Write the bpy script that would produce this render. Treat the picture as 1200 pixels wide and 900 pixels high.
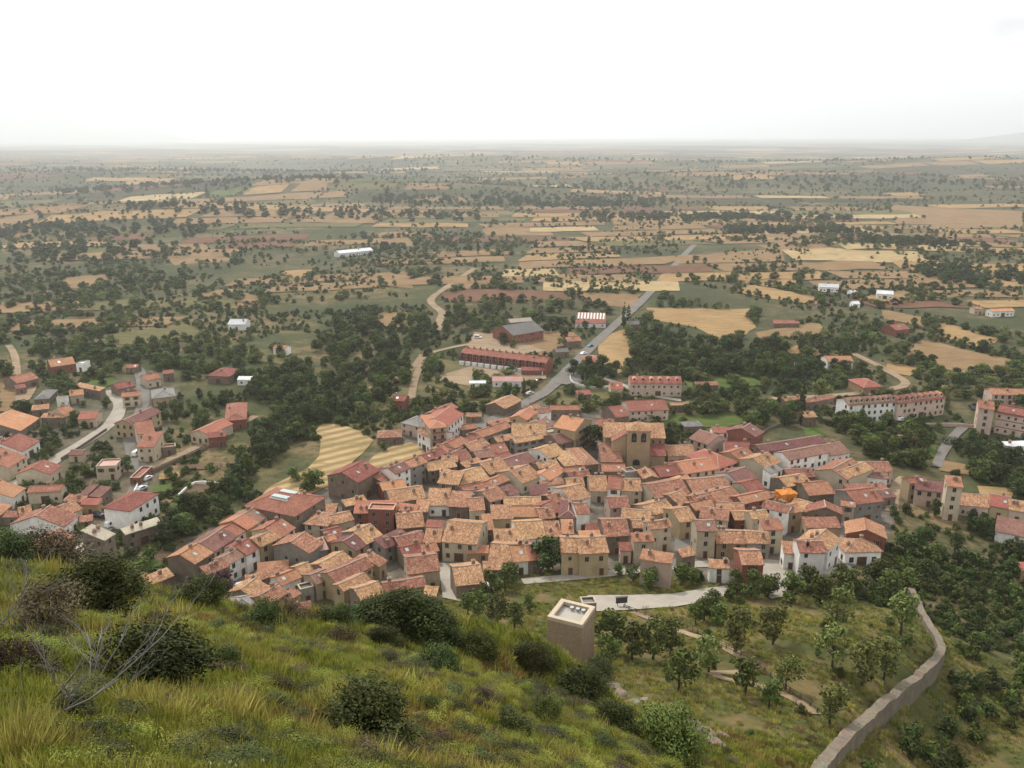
import bpy, math, random
import numpy as np
from math import radians, sin, cos, tan, pi, sqrt, hypot, atan2
from mathutils import Vector, Matrix, noise as mnoise

random.seed(7); RNG = np.random.default_rng(11)
scene = bpy.context.scene
for o in list(bpy.data.objects): bpy.data.objects.remove(o)
C = scene.collection

# ------------------------------------------------------------------ camera
CAMZ, HFOV, PITCH = 120.0, 62.0, 16.3
cam = bpy.data.cameras.new('camera'); camo = bpy.data.objects.new('camera', cam); C.objects.link(camo)
cam.sensor_fit = 'HORIZONTAL'; cam.angle = radians(HFOV); cam.clip_start = 0.3; cam.clip_end = 90000
camo.location = (0, 0, CAMZ); camo.rotation_euler = (radians(90 - PITCH), 0, 0)
scene.camera = camo
FPX = 600 / tan(radians(HFOV / 2)); CP, SP = cos(radians(PITCH)), sin(radians(PITCH))

# ------------------------------------------------------------------ sky, sun, exposure
SUN_AZ, SUN_EL = -24.0, 46.0          # degrees from the view axis (left is negative), above the horizon
world = bpy.data.worlds.new('World'); scene.world = world; world.use_nodes = True
wt = world.node_tree; wt.nodes.clear()
wo = wt.nodes.new('ShaderNodeOutputWorld')
sky = wt.nodes.new('ShaderNodeTexSky'); sky.sky_type = 'NISHITA'; sky.sun_disc = False
sky.sun_elevation = radians(SUN_EL); sky.sun_rotation = radians(SUN_AZ); sky.air_density = 1.0; sky.dust_density = 3.0
bg1 = wt.nodes.new('ShaderNodeBackground'); bg1.inputs[1].default_value = 0.1
wt.links.new(sky.outputs[0], bg1.inputs[0])
tc = wt.nodes.new('ShaderNodeTexCoord')
mp = wt.nodes.new('ShaderNodeMapping'); mp.inputs['Scale'].default_value = (1.2, 1.2, 3.4)
mp.inputs['Location'].default_value = (0.35, 0.1, 0.2)
wt.links.new(tc.outputs['Generated'], mp.inputs[0])
nz = wt.nodes.new('ShaderNodeTexNoise'); nz.inputs['Scale'].default_value = 2.4; nz.inputs['Detail'].default_value = 7
nz.inputs['Roughness'].default_value = 0.55
wt.links.new(mp.outputs[0], nz.inputs['Vector'])
cr = wt.nodes.new('ShaderNodeValToRGB')
cr.color_ramp.elements[0].position = 0.22; cr.color_ramp.elements[0].color = (0.72, 0.73, 0.75, 1)
cr.color_ramp.elements[1].position = 0.40; cr.color_ramp.elements[1].color = (1.0, 1.0, 1.0, 1)
wt.links.new(nz.outputs['Fac'], cr.inputs[0])
bg2 = wt.nodes.new('ShaderNodeBackground'); bg2.inputs[1].default_value = 0.96
# two ragged grey clouds, upper left and upper right of the view
ccol = cr.outputs[0]
for az, el, sx, sy in ((-28.0, 6.0, 0.05, 0.011), (28.6, 5.9, 0.035, 0.013)):
    dv = wt.nodes.new('ShaderNodeVectorMath'); dv.operation = 'SUBTRACT'; wt.links.new(tc.outputs['Generated'], dv.inputs[0])
    dv.inputs[1].default_value = (sin(radians(az))*cos(radians(el)), cos(radians(az))*cos(radians(el)), sin(radians(el)))
    dm = wt.nodes.new('ShaderNodeVectorMath'); dm.operation = 'MULTIPLY'; wt.links.new(dv.outputs[0], dm.inputs[0]); dm.inputs[1].default_value = (1/sx, 1/sx, 1/sy)
    dl = wt.nodes.new('ShaderNodeVectorMath'); dl.operation = 'LENGTH'; wt.links.new(dm.outputs[0], dl.inputs[0])
    n2 = wt.nodes.new('ShaderNodeTexNoise'); n2.inputs['Scale'].default_value = 9; n2.inputs['Detail'].default_value = 6; wt.links.new(mp.outputs[0], n2.inputs['Vector'])
    ad = wt.nodes.new('ShaderNodeMath'); ad.operation = 'MULTIPLY_ADD'; wt.links.new(n2.outputs['Fac'], ad.inputs[0]); ad.inputs[1].default_value = -2.4; wt.links.new(dl.outputs['Value'], ad.inputs[2])
    rm_ = wt.nodes.new('ShaderNodeMapRange'); rm_.interpolation_type = 'SMOOTHSTEP'; wt.links.new(ad.outputs[0], rm_.inputs[0]); rm_.inputs[1].default_value = -0.9; rm_.inputs[2].default_value = 0.35; rm_.inputs[3].default_value = 1.0; rm_.inputs[4].default_value = 0.0
    mc = wt.nodes.new('ShaderNodeMix'); mc.data_type = 'RGBA'; wt.links.new(rm_.outputs[0], mc.inputs[0]); wt.links.new(ccol, mc.inputs[6]); mc.inputs[7].default_value = (0.63, 0.64, 0.66, 1); ccol = mc.outputs[2]
wt.links.new(ccol, bg2.inputs[0])
mx = wt.nodes.new('ShaderNodeMixShader'); mx.inputs[0].default_value = 0.92
wt.links.new(bg1.outputs[0], mx.inputs[1]); wt.links.new(bg2.outputs[0], mx.inputs[2]); wt.links.new(mx.outputs[0], wo.inputs[0])

sl = bpy.data.lights.new('sun', 'SUN'); sl.energy = 2.8; sl.angle = radians(3); sl.color = (1.0, 0.95, 0.87)
so = bpy.data.objects.new('sun', sl); C.objects.link(so)
sdir = Vector((sin(radians(SUN_AZ)) * cos(radians(SUN_EL)), cos(radians(SUN_AZ)) * cos(radians(SUN_EL)), sin(radians(SUN_EL))))
so.rotation_euler = sdir.to_track_quat('Z', 'Y').to_euler(); so.location = sdir * 500

vs = scene.view_settings; vs.view_transform = 'Standard'; vs.look = 'None'; vs.gamma = 1; vs.use_curve_mapping = False
vs.exposure = 0.46
cy = scene.cycles
cy.use_denoising = True; cy.max_bounces = 5; cy.diffuse_bounces = 2; cy.glossy_bounces = 2; cy.transmission_bounces = 2
cy.volume_bounces = 2; cy.transparent_max_bounces = 4; cy.use_adaptive_sampling = True; cy.adaptive_threshold = 0.015
cy.caustics_reflective = False; cy.caustics_refractive = False

# ------------------------------------------------------------------ terrain function
def ray(px, py):
    a, b = (px - 600) / FPX, (450 - py) / FPX
    return a, CP + SP * b, -SP + CP * b
def proj(x, y, z):
    z = z - CAMZ; f = y * CP - z * SP; u = y * SP + z * CP
    return 600 + FPX * x / f, 450 - FPX * u / f
def onz(px, py, z):
    d = ray(px, py); t = (z - CAMZ) / d[2]; return d[0] * t, d[1] * t
def ondist(px, py, s):
    d = ray(px, py); L = sqrt(d[0]**2 + d[1]**2 + d[2]**2); return d[0] * s / L, d[1] * s / L, CAMZ + d[2] * s / L
CT = []
for px, py, s in [(0,895,11),(150,895,12),(300,895,13),(450,895,15),(600,895,19),(700,895,24),(790,895,36),
                  (0,800,16),(150,800,17),(300,800,19.5),(450,800,24),(600,820,31),(700,850,38),
                  (0,715,30),(100,730,30),(200,748,30),(300,765,32),(400,775,38),(500,785,46),(600,795,58),(690,815,66),
                  (0,655,48),(100,684,47),(200,708,48),(300,725,54),(400,742,64),(500,757,80),(600,772,102),(740,850,72)]:
    CT.append(ondist(px, py, s))
for px, py, s, k, dz in [(0,655,48,1.7,12),(100,684,47,1.7,12),(200,708,48,1.7,12),(300,725,54,1.6,11),(400,742,64,1.5,9),(500,757,80,1.35,6),(790,895,36,1.7,12),(740,850,72,1.25,5)]:
    x, y, z = ondist(px, py, s); CT.append((x*k, y*k, CAMZ + (z-CAMZ)*k - dz))
for px, py, z in [(100,640,0),(0,600,0),(200,640,0),(300,640,1),(400,640,2),(500,640,3),(600,640,4),(700,640,4),(800,640,4),(900,640,4),(1000,640,3),(1100,640,0),(1200,640,-2),
                  (350,715,3),(450,700,5),(540,690,7),(620,680,8),(700,680,8),(800,680,8),(900,680,8),(1000,680,7),
                  (100,560,0),(300,560,0),(500,560,0),(700,560,0),(900,560,0),(1100,560,0),(1250,560,0),(-60,560,0),
                  (560,735,22),(640,735,20),(665,772,30),(700,712,13),(800,712,12),(900,720,12),(1000,720,11),
                  (900,800,29),(760,765,24),(720,800,36),(800,850,42),(860,895,49),(860,850,38),
                  (1150,720,1),(1200,800,6),(1120,890,12),(1200,900,14),(1300,800,2),(1300,900,10)]:
    x, y = onz(px, py, z); CT.append((x, y, z))
WALLPX = [(1068,690,8),(1086,728,12),(1101,751,15.5),(1101,766,17.5),(1078,790,21),(1050,812,25),(1015,842,31),(985,870,37),(962,898,43.5),(946,926,50)]
for px, py, z in WALLPX[1:]:
    x, y = onz(px-14, py-4, z); CT.append((x, y, z)); x, y = onz(px+16, py+10, z-5.5); CT.append((x, y, z-5.5))
CT += [(0,0,117.5),(-8,-2,117),(9,-2,114),(-60,20,95),(-120,60,62),(-150,120,18),(60,10,72),(110,40,32),(0,-30,125),(-60,-40,125),(60,-40,95),(-200,180,0),(200,100,2)]
CT = np.array(CT); S0 = 60.0
def _k(r2): return 0.5 * r2 * np.log(r2 + 1e-9)
_P = CT[:, :2] / S0; _n = len(_P)
_K = _k(((_P[:, None] - _P[None])**2).sum(-1)) + 2e-3 * np.eye(_n)
_A = np.zeros((_n + 3, _n + 3)); _A[:_n, :_n] = _K; _A[:_n, _n] = 1; _A[:_n, _n+1:] = _P
_A[_n:, :_n] = _A[:_n, _n:].T
_W = np.linalg.solve(_A, np.concatenate([CT[:, 2], np.zeros(3)]))
def sst(a, b, x):
    t = np.clip((x - a) / (b - a), 0, 1); return t * t * (3 - 2 * t)
BUMPS = []
for px, py, z, h, sx, sy in [(330,232,0,26,420,160),(150,214,0,22,900,300),(620,192,0,22,700,300),(490,193,0,18,500,240),(760,196,0,30,900,300),(1130,200,0,36,800,300),
                             (250,255,0,12,300,110),(80,262,0,14,350,120),(1000,300,0,9,160,70),(560,232,0,14,400,160),(900,215,0,22,700,220),(420,205,0,12,800,250)]:
    x, y = onz(px, py, z); BUMPS.append((x, y, h, sx, sy))
BUMPS += [(-9300, 14800, 690, 1000, 900), (-7900, 15200, 480, 650, 900), (-6700, 15600, 330, 700, 900), (10500, 16500, 250, 1500, 900)]
def terr(x, y):
    x = np.asarray(x, float); y = np.asarray(y, float); sh = x.shape
    X = x.ravel(); Y = y.ravel(); r = np.hypot(X, Y)
    base = sst(450, 2200, r) * (9 * np.sin(X / 620 + 1) * np.sin(Y / 780) + 5 * np.sin(X / 310 + Y / 420)) + sst(250, 700, r) * 1.5 * np.sin(X / 120 + 1) * np.sin(Y / 95)
    for bx, by, h, sx, sy in BUMPS: base = base + h * np.exp(-((X - bx) / sx)**2 - ((Y - by) / sy)**2)
    z = base.copy(); m = r < 345
    if m.any():
        q = np.stack([X[m], Y[m]], 1) / S0; out = np.empty(len(q))
        for i in range(0, len(q), 20000):
            c = q[i:i+20000]; k = _k(((c[:, None] - _P[None])**2).sum(-1))
            out[i:i+20000] = k @ _W[:_n] + _W[_n] + c @ _W[_n+1:]
        w = sst(345, 265, r[m]); z[m] = np.where(w > 0, out * w + base[m] * (1 - w), base[m])
        rr = r[m]; z[m] += 0.25 * sst(6, 25, rr) * sst(110, 60, rr) * (np.sin(X[m] * 1.1 + Y[m] * .4) * np.sin(Y[m] * .9 - X[m] * .3))
    return z.reshape(sh)
def tz(x, y): return float(terr(np.array([x]), np.array([y]))[0])
def gp(px, py, h=0.0):
    z = 0.0
    for _ in range(5):
        x, y = onz(px, py, z + h); z = tz(x, y)
    return x, y, z
_T = np.geomspace(3, 30000, 900)
def at(px, py):                                       # first hit of a sight line with the ground (foreground things)
    d = ray(px, py); X, Y, Z = d[0]*_T, d[1]*_T, CAMZ + d[2]*_T
    hit = np.nonzero(Z < terr(X, Y))[0]
    k = hit[0] if len(hit) else len(_T) - 1
    a, b = _T[max(k-1, 0)], _T[k]
    for _ in range(14):
        m = (a + b) / 2
        if CAMZ + d[2]*m < tz(d[0]*m, d[1]*m): b = m
        else: a = m
    x, y = d[0]*b, d[1]*b
    return x, y, tz(x, y)

# ------------------------------------------------------------------ helpers
def new_mesh(name, verts, faces, mats=(), smooth=False, mi=None):
    me = bpy.data.meshes.new(name); me.from_pydata([tuple(v) for v in verts], [], faces)
    for m in mats: me.materials.append(m)
    if mi is not None: me.polygons.foreach_set('material_index', np.asarray(mi, 'i'))
    if smooth: me.polygons.foreach_set('use_smooth', np.ones(len(me.polygons), bool))
    me.update(); return me
def np_mesh(name, V, F, mats=(), smooth=False):       # V (n,3), F (m,k)
    me = bpy.data.meshes.new(name); V = np.asarray(V, 'f'); F = np.asarray(F, 'i'); k = F.shape[1]
    me.vertices.add(len(V)); me.vertices.foreach_set('co', V.ravel())
    me.loops.add(F.size); me.loops.foreach_set('vertex_index', F.ravel())
    me.polygons.add(len(F)); me.polygons.foreach_set('loop_start', np.arange(0, F.size, k, dtype='i'))
    me.polygons.foreach_set('loop_total', np.full(len(F), k, 'i'))
    for m in mats: me.materials.append(m)
    if smooth: me.polygons.foreach_set('use_smooth', np.ones(len(F), bool))
    me.update(calc_edges=True); return me
def obj(name, me, parent=None, loc=None, rz=None, scale=None):
    o = bpy.data.objects.new(name, me); C.objects.link(o)
    if parent is not None: o.parent = parent
    if loc is not None: o.location = loc
    if rz is not None: o.rotation_euler = (0, 0, rz)
    if scale is not None: o.scale = scale
    return o
def thing(name, label, cat, loc=(0,0,0), rz=0, group=None, me=None):
    o = obj(name, me, None, loc, rz); o['label'] = label; o['category'] = cat
    if group: o['group'] = group
    return o
def struct(name, me, kind='structure'):
    o = obj(name, me); o['kind'] = kind; return o
class MB:
    def __init__(s): s.v = []; s.f = []; s.m = []
    def quad(s, a, b, c, d, m=0):
        n = len(s.v); s.v += [a, b, c, d]; s.f.append((n, n+1, n+2, n+3)); s.m.append(m)
    def poly(s, pts, m=0):
        n = len(s.v); s.v += list(pts); s.f.append(tuple(range(n, n+len(pts)))); s.m.append(m)
    def box(s, x0, x1, y0, y1, z0, z1, m=0):
        n = len(s.v); s.v += [(x0,y0,z0),(x1,y0,z0),(x1,y1,z0),(x0,y1,z0),(x0,y0,z1),(x1,y0,z1),(x1,y1,z1),(x0,y1,z1)]
        for f in ((0,3,2,1),(4,5,6,7),(0,1,5,4),(1,2,6,5),(2,3,7,6),(3,0,4,7)): s.f.append(tuple(n+i for i in f)); s.m.append(m)
    def tube(s, pts, rad, seg=6, m=0):
        pts = [Vector(p) for p in pts]; n0 = len(s.v); k = len(pts)
        for i, p in enumerate(pts):
            t = (pts[min(i+1, k-1)] - pts[max(i-1, 0)]).normalized()
            a = t.orthogonal().normalized(); b = t.cross(a)
            for j in range(seg):
                q = 2*pi*j/seg; s.v.append(tuple(p + (a*cos(q) + b*sin(q)) * rad[i]))
        for i in range(k-1):
            for j in range(seg):
                s.f.append((n0+i*seg+j, n0+i*seg+(j+1)%seg, n0+(i+1)*seg+(j+1)%seg, n0+(i+1)*seg+j)); s.m.append(m)
        s.f.append(tuple(n0+(k-1)*seg+j for j in range(seg))); s.m.append(m)
    def mesh(s, name, mats, smooth=False): return new_mesh(name, s.v, s.f, mats, smooth, s.m)
    def build(s, name, mats, parent=None, smooth=False, loc=None, rz=None):
        return obj(name, s.mesh(name, mats, smooth), parent, loc, rz)

# ------------------------------------------------------------------ materials
class NT:
    def __init__(s, name, rough=0.9, spec=0.2):
        s.m = bpy.data.materials.new(name); s.m.use_nodes = True; s.t = s.m.node_tree
        s.b = s.t.nodes['Principled BSDF']; s.b.inputs['Roughness'].default_value = rough; s.b.inputs['Specular IOR Level'].default_value = spec
    def n(s, t, **kw):
        x = s.t.nodes.new(t)
        for k, v in kw.items():
            if k in x.bl_rna.properties and k not in ('inputs',): setattr(x, k, v)
            else: x.inputs[k.replace('_', ' ')].default_value = v
        return x
    def l(s, a, b): s.t.links.new(a, b)
    def noise(s, vec, scale, detail=4, rough=0.55):
        x = s.n('ShaderNodeTexNoise'); x.inputs['Scale'].default_value = scale; x.inputs['Detail'].default_value = detail; x.inputs['Roughness'].default_value = rough
        if vec is not None: s.l(vec, x.inputs['Vector'])
        return x.outputs['Fac']
    def ramp(s, fac, stops, interp='LINEAR'):
        r = s.n('ShaderNodeValToRGB'); cr = r.color_ramp; cr.interpolation = interp
        while len(cr.elements) < len(stops): cr.elements.new(0.5)
        for e, (p, c) in zip(cr.elements, stops): e.position = p; e.color = (*c, 1) if len(c) == 3 else c
        s.l(fac, r.inputs[0]); return r.outputs[0]
    def mix(s, fac, a, b, mode='MIX'):
        x = s.n('ShaderNodeMix'); x.data_type = 'RGBA'; x.blend_type = mode
        if isinstance(fac, (int, float)): x.inputs[0].default_value = fac
        else: s.l(fac, x.inputs[0])
        for i, v in ((6, a), (7, b)):
            if isinstance(v, tuple): x.inputs[i].default_value = (*v, 1)
            else: s.l(v, x.inputs[i])
        return x.outputs[2]
    def math(s, op, a, b=None):
        x = s.n('ShaderNodeMath'); x.operation = op
        for i, v in ((0, a), (1, b)):
            if v is None: continue
            if isinstance(v, (int, float)): x.inputs[i].default_value = v
            else: s.l(v, x.inputs[i])
        return x.outputs[0]
    def mapping(s, vec, scale=(1,1,1), loc=(0,0,0), rot=(0,0,0)):
        x = s.n('ShaderNodeMapping'); x.inputs['Scale'].default_value = scale; x.inputs['Location'].default_value = loc; x.inputs['Rotation'].default_value = rot
        s.l(vec, x.inputs[0]); return x.outputs[0]
    def pos(s): return s.n('ShaderNodeNewGeometry').outputs['Position']
    def objc(s): return s.n('ShaderNodeTexCoord').outputs['Object']
    def rnd(s): return s.n('ShaderNodeObjectInfo').outputs['Random']
    def objvec(s):                                     # local coordinates, shifted per object so that no two roofs repeat
        r = s.math('MULTIPLY', s.rnd(), 137.0); c = s.n('ShaderNodeCombineXYZ'); s.l(r, c.inputs[0]); s.l(r, c.inputs[1])
        a = s.n('ShaderNodeVectorMath'); a.operation = 'ADD'; s.l(s.objc(), a.inputs[0]); s.l(c.outputs[0], a.inputs[1]); return a.outputs[0]
    def out(s, col): s.l(col, s.b.inputs['Base Color']); return s.m
    def bump(s, fac, strength=0.5, dist=0.1):
        x = s.n('ShaderNodeBump'); x.inputs['Strength'].default_value = strength; x.inputs['Distance'].default_value = dist
        s.l(fac, x.inputs['Height']); s.l(x.outputs[0], s.b.inputs['Normal'])
def hsv(c, k): return tuple(min(1, v * k) for v in c)

def mat_roof(name, stops, var=0.25, streak=0.3):
    t = NT(name, 0.85, 0.15); v = t.objvec()
    n1 = t.noise(t.mapping(v, (1.5, 0.9, 0.9)), 1.0, 3, 0.8)
    c = t.ramp(n1, stops)
    n2 = t.noise(v, 0.22, 3, 0.6)
    c = t.mix(t.math('MULTIPLY', t.math('SUBTRACT', n2, 0.35), 1.3), c, hsv(stops[0][1], 0.8), 'MIX')
    n3 = t.noise(t.mapping(v, (3.2, 2.0, 2.0)), 1.0, 1, 0.5)
    c = t.mix(t.math('MULTIPLY', t.ramp(n3, [(0.60, (0,0,0)), (0.68, (1,1,1))]), var), c, hsv(stops[-1][1], 1.25))
    w = t.n('ShaderNodeTexWave'); w.bands_direction = 'X'; w.inputs['Scale'].default_value = 1.25; w.inputs['Distortion'].default_value = 1.2; w.inputs['Detail'].default_value = 1
    t.l(t.objc(), w.inputs['Vector'])
    c = t.mix(t.math('MULTIPLY', w.outputs['Fac'], streak), c, hsv(stops[0][1], 0.55))
    hs = t.n('ShaderNodeHueSaturation'); t.l(c, hs.inputs['Color'])
    t.l(t.math('ADD', 0.48, t.math('MULTIPLY', t.rnd(), 0.04)), hs.inputs['Hue']); t.l(t.math('ADD', 0.72, t.math('MULTIPLY', t.rnd(), 0.5)), hs.inputs['Value'])
    t.bump(t.math('ADD', w.outputs['Fac'], n1), 0.6, 0.12)
    return t.out(hs.outputs[0])
M = {}
M['rt'] = mat_roof('old_tile', [(0.28, (0.15, 0.070, 0.044)), (0.45, (0.335, 0.155, 0.090)), (0.56, (0.45, 0.232, 0.138)), (0.70, (0.60, 0.40, 0.26))], 0.55)
M['rr'] = mat_roof('rose_tile', [(0.28, (0.21, 0.082, 0.054)), (0.48, (0.345, 0.148, 0.094)), (0.70, (0.47, 0.245, 0.165))], 0.35)
M['ro'] = mat_roof('new_orange_tile', [(0.28, (0.35, 0.13, 0.075)), (0.48, (0.45, 0.19, 0.115)), (0.72, (0.55, 0.28, 0.18))], 0.3)
M['rd'] = mat_roof('dark_tile', [(0.28, (0.145, 0.068, 0.056)), (0.48, (0.24, 0.118, 0.092)), (0.70, (0.35, 0.20, 0.155))], 0.35)
M['rg'] = mat_roof('grey_sheet', [(0.25, (0.16, 0.15, 0.14)), (0.5, (0.22, 0.21, 0.195)), (0.75, (0.30, 0.28, 0.26))], 0.1, 0.2)
M['rb'] = mat_roof('pale_sheet', [(0.25, (0.30, 0.25, 0.19)), (0.5, (0.40, 0.34, 0.27)), (0.75, (0.48, 0.42, 0.34))], 0.1, 0.15)
M['rw'] = mat_roof('white_sheet', [(0.25, (0.50, 0.52, 0.53)), (0.5, (0.62, 0.63, 0.63)), (0.75, (0.7, 0.7, 0.7))], 0.1, 0.1)
M['rp'] = mat_roof('pale_pink_tile', [(0.25, (0.40, 0.22, 0.19)), (0.5, (0.48, 0.28, 0.25)), (0.75, (0.55, 0.36, 0.32))], 0.1, 0.1)
def mat_wall(name, c, c2, stone=0.0):
    t = NT(name, 0.92, 0.1); v = t.objvec()
    n = t.noise(v, 0.45, 4, 0.65); col = t.mix(t.ramp(n, [(0.35, (0,0,0)), (0.65, (1,1,1))]), c, c2)
    n2 = t.noise(t.mapping(v, (2.5, 2.5, 0.35)), 0.9, 3, 0.6)
    col = t.mix(t.math('MULTIPLY', t.ramp(n2, [(0.52, (0,0,0)), (0.7, (1,1,1))]), 0.45), col, hsv(c2, 0.62))
    if stone:
        vo = t.n('ShaderNodeTexVoronoi'); vo.inputs['Scale'].default_value = 2.2; t.l(t.mapping(v, (1, 1, 1.6)), vo.inputs['Vector'])
        col = t.mix(stone, col, t.mix(0.5, vo.outputs['Color'], col), 'MULTIPLY'); t.bump(vo.outputs['Distance'], 0.6, 0.08)
    hs = t.n('ShaderNodeHueSaturation'); t.l(col, hs.inputs['Color']); t.l(t.math('ADD', 0.8, t.math('MULTIPLY', t.rnd(), 0.35)), hs.inputs['Value'])
    return t.out(hs.outputs[0])
M['wc'] = mat_wall('cream_plaster', (0.50, 0.42, 0.31), (0.42, 0.345, 0.25))
M['wo'] = mat_wall('ochre_plaster', (0.36, 0.245, 0.145), (0.30, 0.20, 0.12))
M['ww'] = mat_wall('white_plaster', (0.80, 0.78, 0.73), (0.66, 0.63, 0.58))
M['ws'] = mat_wall('rubble_stone', (0.30, 0.235, 0.18), (0.22, 0.17, 0.13), 0.45)
M['wy'] = mat_wall('yellow_plaster', (0.43, 0.33, 0.20), (0.36, 0.275, 0.17))
M['wb'] = mat_wall('red_brick', (0.24, 0.095, 0.066), (0.19, 0.08, 0.06))
M['wp'] = mat_wall('pink_plaster', (0.52, 0.40, 0.32), (0.44, 0.33, 0.265))
M['wg'] = mat_wall('grey_render', (0.27, 0.25, 0.22), (0.21, 0.195, 0.17))
def plain(name, c, rough=0.6, var=0.15, spec=0.3, metal=0.0):
    t = NT(name, rough, spec); n = t.noise(t.objvec(), 3.0, 3); t.b.inputs['Metallic'].default_value = metal
    big = t.noise(t.objvec(), 0.18, 5, 0.7)
    return t.out(t.mix(t.ramp(big, [(0.42, (0,0,0)), (0.68, (var*2,)*3)]), t.mix(t.math('MULTIPLY', n, var * 2), c, hsv(c, 0.5)), hsv(c, 0.55)))
M['glass'] = plain('window_glass', (0.022, 0.022, 0.025), 0.25, 0.1, 0.5)
M['frame'] = plain('window_frame', (0.30, 0.24, 0.18), 0.7)
M['shut'] = plain('brown_shutter', (0.10, 0.05, 0.03), 0.7)
M['door'] = plain('door_wood', (0.10, 0.055, 0.03), 0.7)
M['cap'] = plain('ridge_mortar', (0.44, 0.34, 0.26), 0.9)
M['brick'] = plain('chimney_brick', (0.30, 0.17, 0.12), 0.9)
M['conc'] = plain('concrete', (0.40, 0.37, 0.32), 0.9)
M['white'] = plain('white_paint', (0.7, 0.69, 0.66), 0.6)
M['iron'] = plain('dark_iron', (0.05, 0.05, 0.055), 0.5)
M['wood'] = plain('weathered_wood', (0.15, 0.11, 0.075), 0.9, 0.3)
M['tyre'] = plain('tyre', (0.02, 0.02, 0.02), 0.8)
M['rim'] = plain('rim', (0.4, 0.4, 0.41), 0.4, 0.1, 0.5, 0.6)
M['tarp'] = plain('orange_netting', (0.55, 0.19, 0.02), 0.7, 0.3)
M['skyl'] = plain('skylight_glass', (0.35, 0.40, 0.38), 0.25, 0.15, 0.5)
for k, c in dict(white=(0.75,0.75,0.74), dark=(0.04,0.045,0.06), red=(0.28,0.03,0.03), blue=(0.05,0.09,0.2), silver=(0.4,0.41,0.42)).items():
    M['car_' + k] = plain('car_paint_' + k, c, 0.3, 0.05, 0.5)
M['bark'] = plain('bark', (0.075, 0.055, 0.04), 0.95, 0.3)
M['deadwood'] = plain('dead_wood', (0.20, 0.185, 0.17), 0.9, 0.3)
def mat_leaf(name, a, b, c, wscale=0.05):
    t = NT(name, 0.75, 0.15)
    n = t.noise(t.pos(), 0.9, 3, 0.6); col = t.ramp(n, [(0.3, a), (0.52, b), (0.74, c)])
    n2 = t.noise(t.pos(), wscale, 2); hs = t.n('ShaderNodeHueSaturation'); t.l(col, hs.inputs['Color'])
    t.l(t.math('ADD', 0.47, t.math('MULTIPLY', t.rnd(), 0.05)), hs.inputs['Hue'])
    t.l(t.math('ADD', 0.35, t.math('ADD', t.math('MULTIPLY', n2, 0.55), t.math('MULTIPLY', t.rnd(), 0.7))), hs.inputs['Value'])
    t.b.inputs['Transmission Weight'].default_value = 0
    return t.out(hs.outputs[0])
M['lf_dark'] = mat_leaf('dark_foliage', (0.020, 0.031, 0.008), (0.042, 0.060, 0.014), (0.075, 0.096, 0.022))
M['lf_mid'] = mat_leaf('green_foliage', (0.036, 0.053, 0.011), (0.075, 0.100, 0.020), (0.125, 0.145, 0.032))
M['lf_light'] = mat_leaf('light_foliage', (0.068, 0.088, 0.020), (0.125, 0.142, 0.036), (0.18, 0.185, 0.055))
M['lf_purple'] = mat_leaf('purple_foliage', (0.035, 0.012, 0.018), (0.06, 0.02, 0.03), (0.09, 0.035, 0.05))
M['lf_shrub'] = mat_leaf('shrub_foliage', (0.028, 0.036, 0.010), (0.052, 0.062, 0.016), (0.085, 0.090, 0.028), 0.2)
M['lf_brown'] = mat_leaf('brown_shrub', (0.04, 0.03, 0.018), (0.075, 0.055, 0.03), (0.11, 0.08, 0.045), 0.2)

# ground: scrub and dry grass, with the hillside, the orchard and the streets as zones kept in a point attribute
t = NT('ground', 0.95, 0.05); p = t.pos()
at_ = t.n('ShaderNodeAttribute'); at_.attribute_name = 'zone'; sep = t.n('ShaderNodeSeparateColor'); t.l(at_.outputs['Color'], sep.inputs[0])
nA = t.noise(p, 0.012, 6, 0.62); nB = t.noise(p, 0.09, 4, 0.6); nC = t.noise(p, 1.3, 4, 0.6); nD = t.noise(p, 0.0016, 5, 0.6)
farm = t.ramp(nA, [(0.36, (0.046, 0.055, 0.022)), (0.46, (0.080, 0.082, 0.036)), (0.53, (0.15, 0.115, 0.060)), (0.64, (0.22, 0.15, 0.082))])
farm = t.mix(t.ramp(nB, [(0.42, (0,0,0)), (0.60, (0.8,0.8,0.8))]), farm, (0.050, 0.058, 0.023))
farm = t.mix(t.ramp(t.noise(p, 0.35, 3, 0.6), [(0.5, (0,0,0)), (0.66, (0.75,0.75,0.75))]), farm, (0.034, 0.040, 0.016))
farm = t.mix(t.ramp(nD, [(0.42, (0,0,0)), (0.60, (0.75,0.75,0.75))]), farm, (0.052, 0.056, 0.034))
hill = t.ramp(t.noise(p, 0.28, 5, 0.65), [(0.34, (0.085, 0.10, 0.022)), (0.48, (0.145, 0.155, 0.036)), (0.58, (0.20, 0.175, 0.052)), (0.7, (0.16, 0.10, 0.04))])
hill = t.mix(t.math('MULTIPLY', nC, 0.6), hill, (0.035, 0.035, 0.012))
orch = t.ramp(t.noise(p, 0.11, 5, 0.65), [(0.38, (0.052, 0.064, 0.020)), (0.50, (0.092, 0.088, 0.032)), (0.64, (0.18, 0.125, 0.058))])
orch = t.mix(t.math('MULTIPLY', nC, 0.5), orch, (0.05, 0.045, 0.02))
town = t.ramp(t.noise(p, 0.2, 4, 0.6), [(0.35, (0.075, 0.066, 0.052)), (0.65, (0.17, 0.145, 0.115))])  # street ground darkened: shade between the houses is put into this colour
g = t.mix(sep.outputs[2], farm, town); g = t.mix(sep.outputs[1], g, orch); g = t.mix(sep.outputs[0], g, hill)
t.bump(t.math('ADD', nC, t.math('MULTIPLY', nB, 3.0)), 0.5, 0.25)
M['ground'] = t.out(g)
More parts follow.
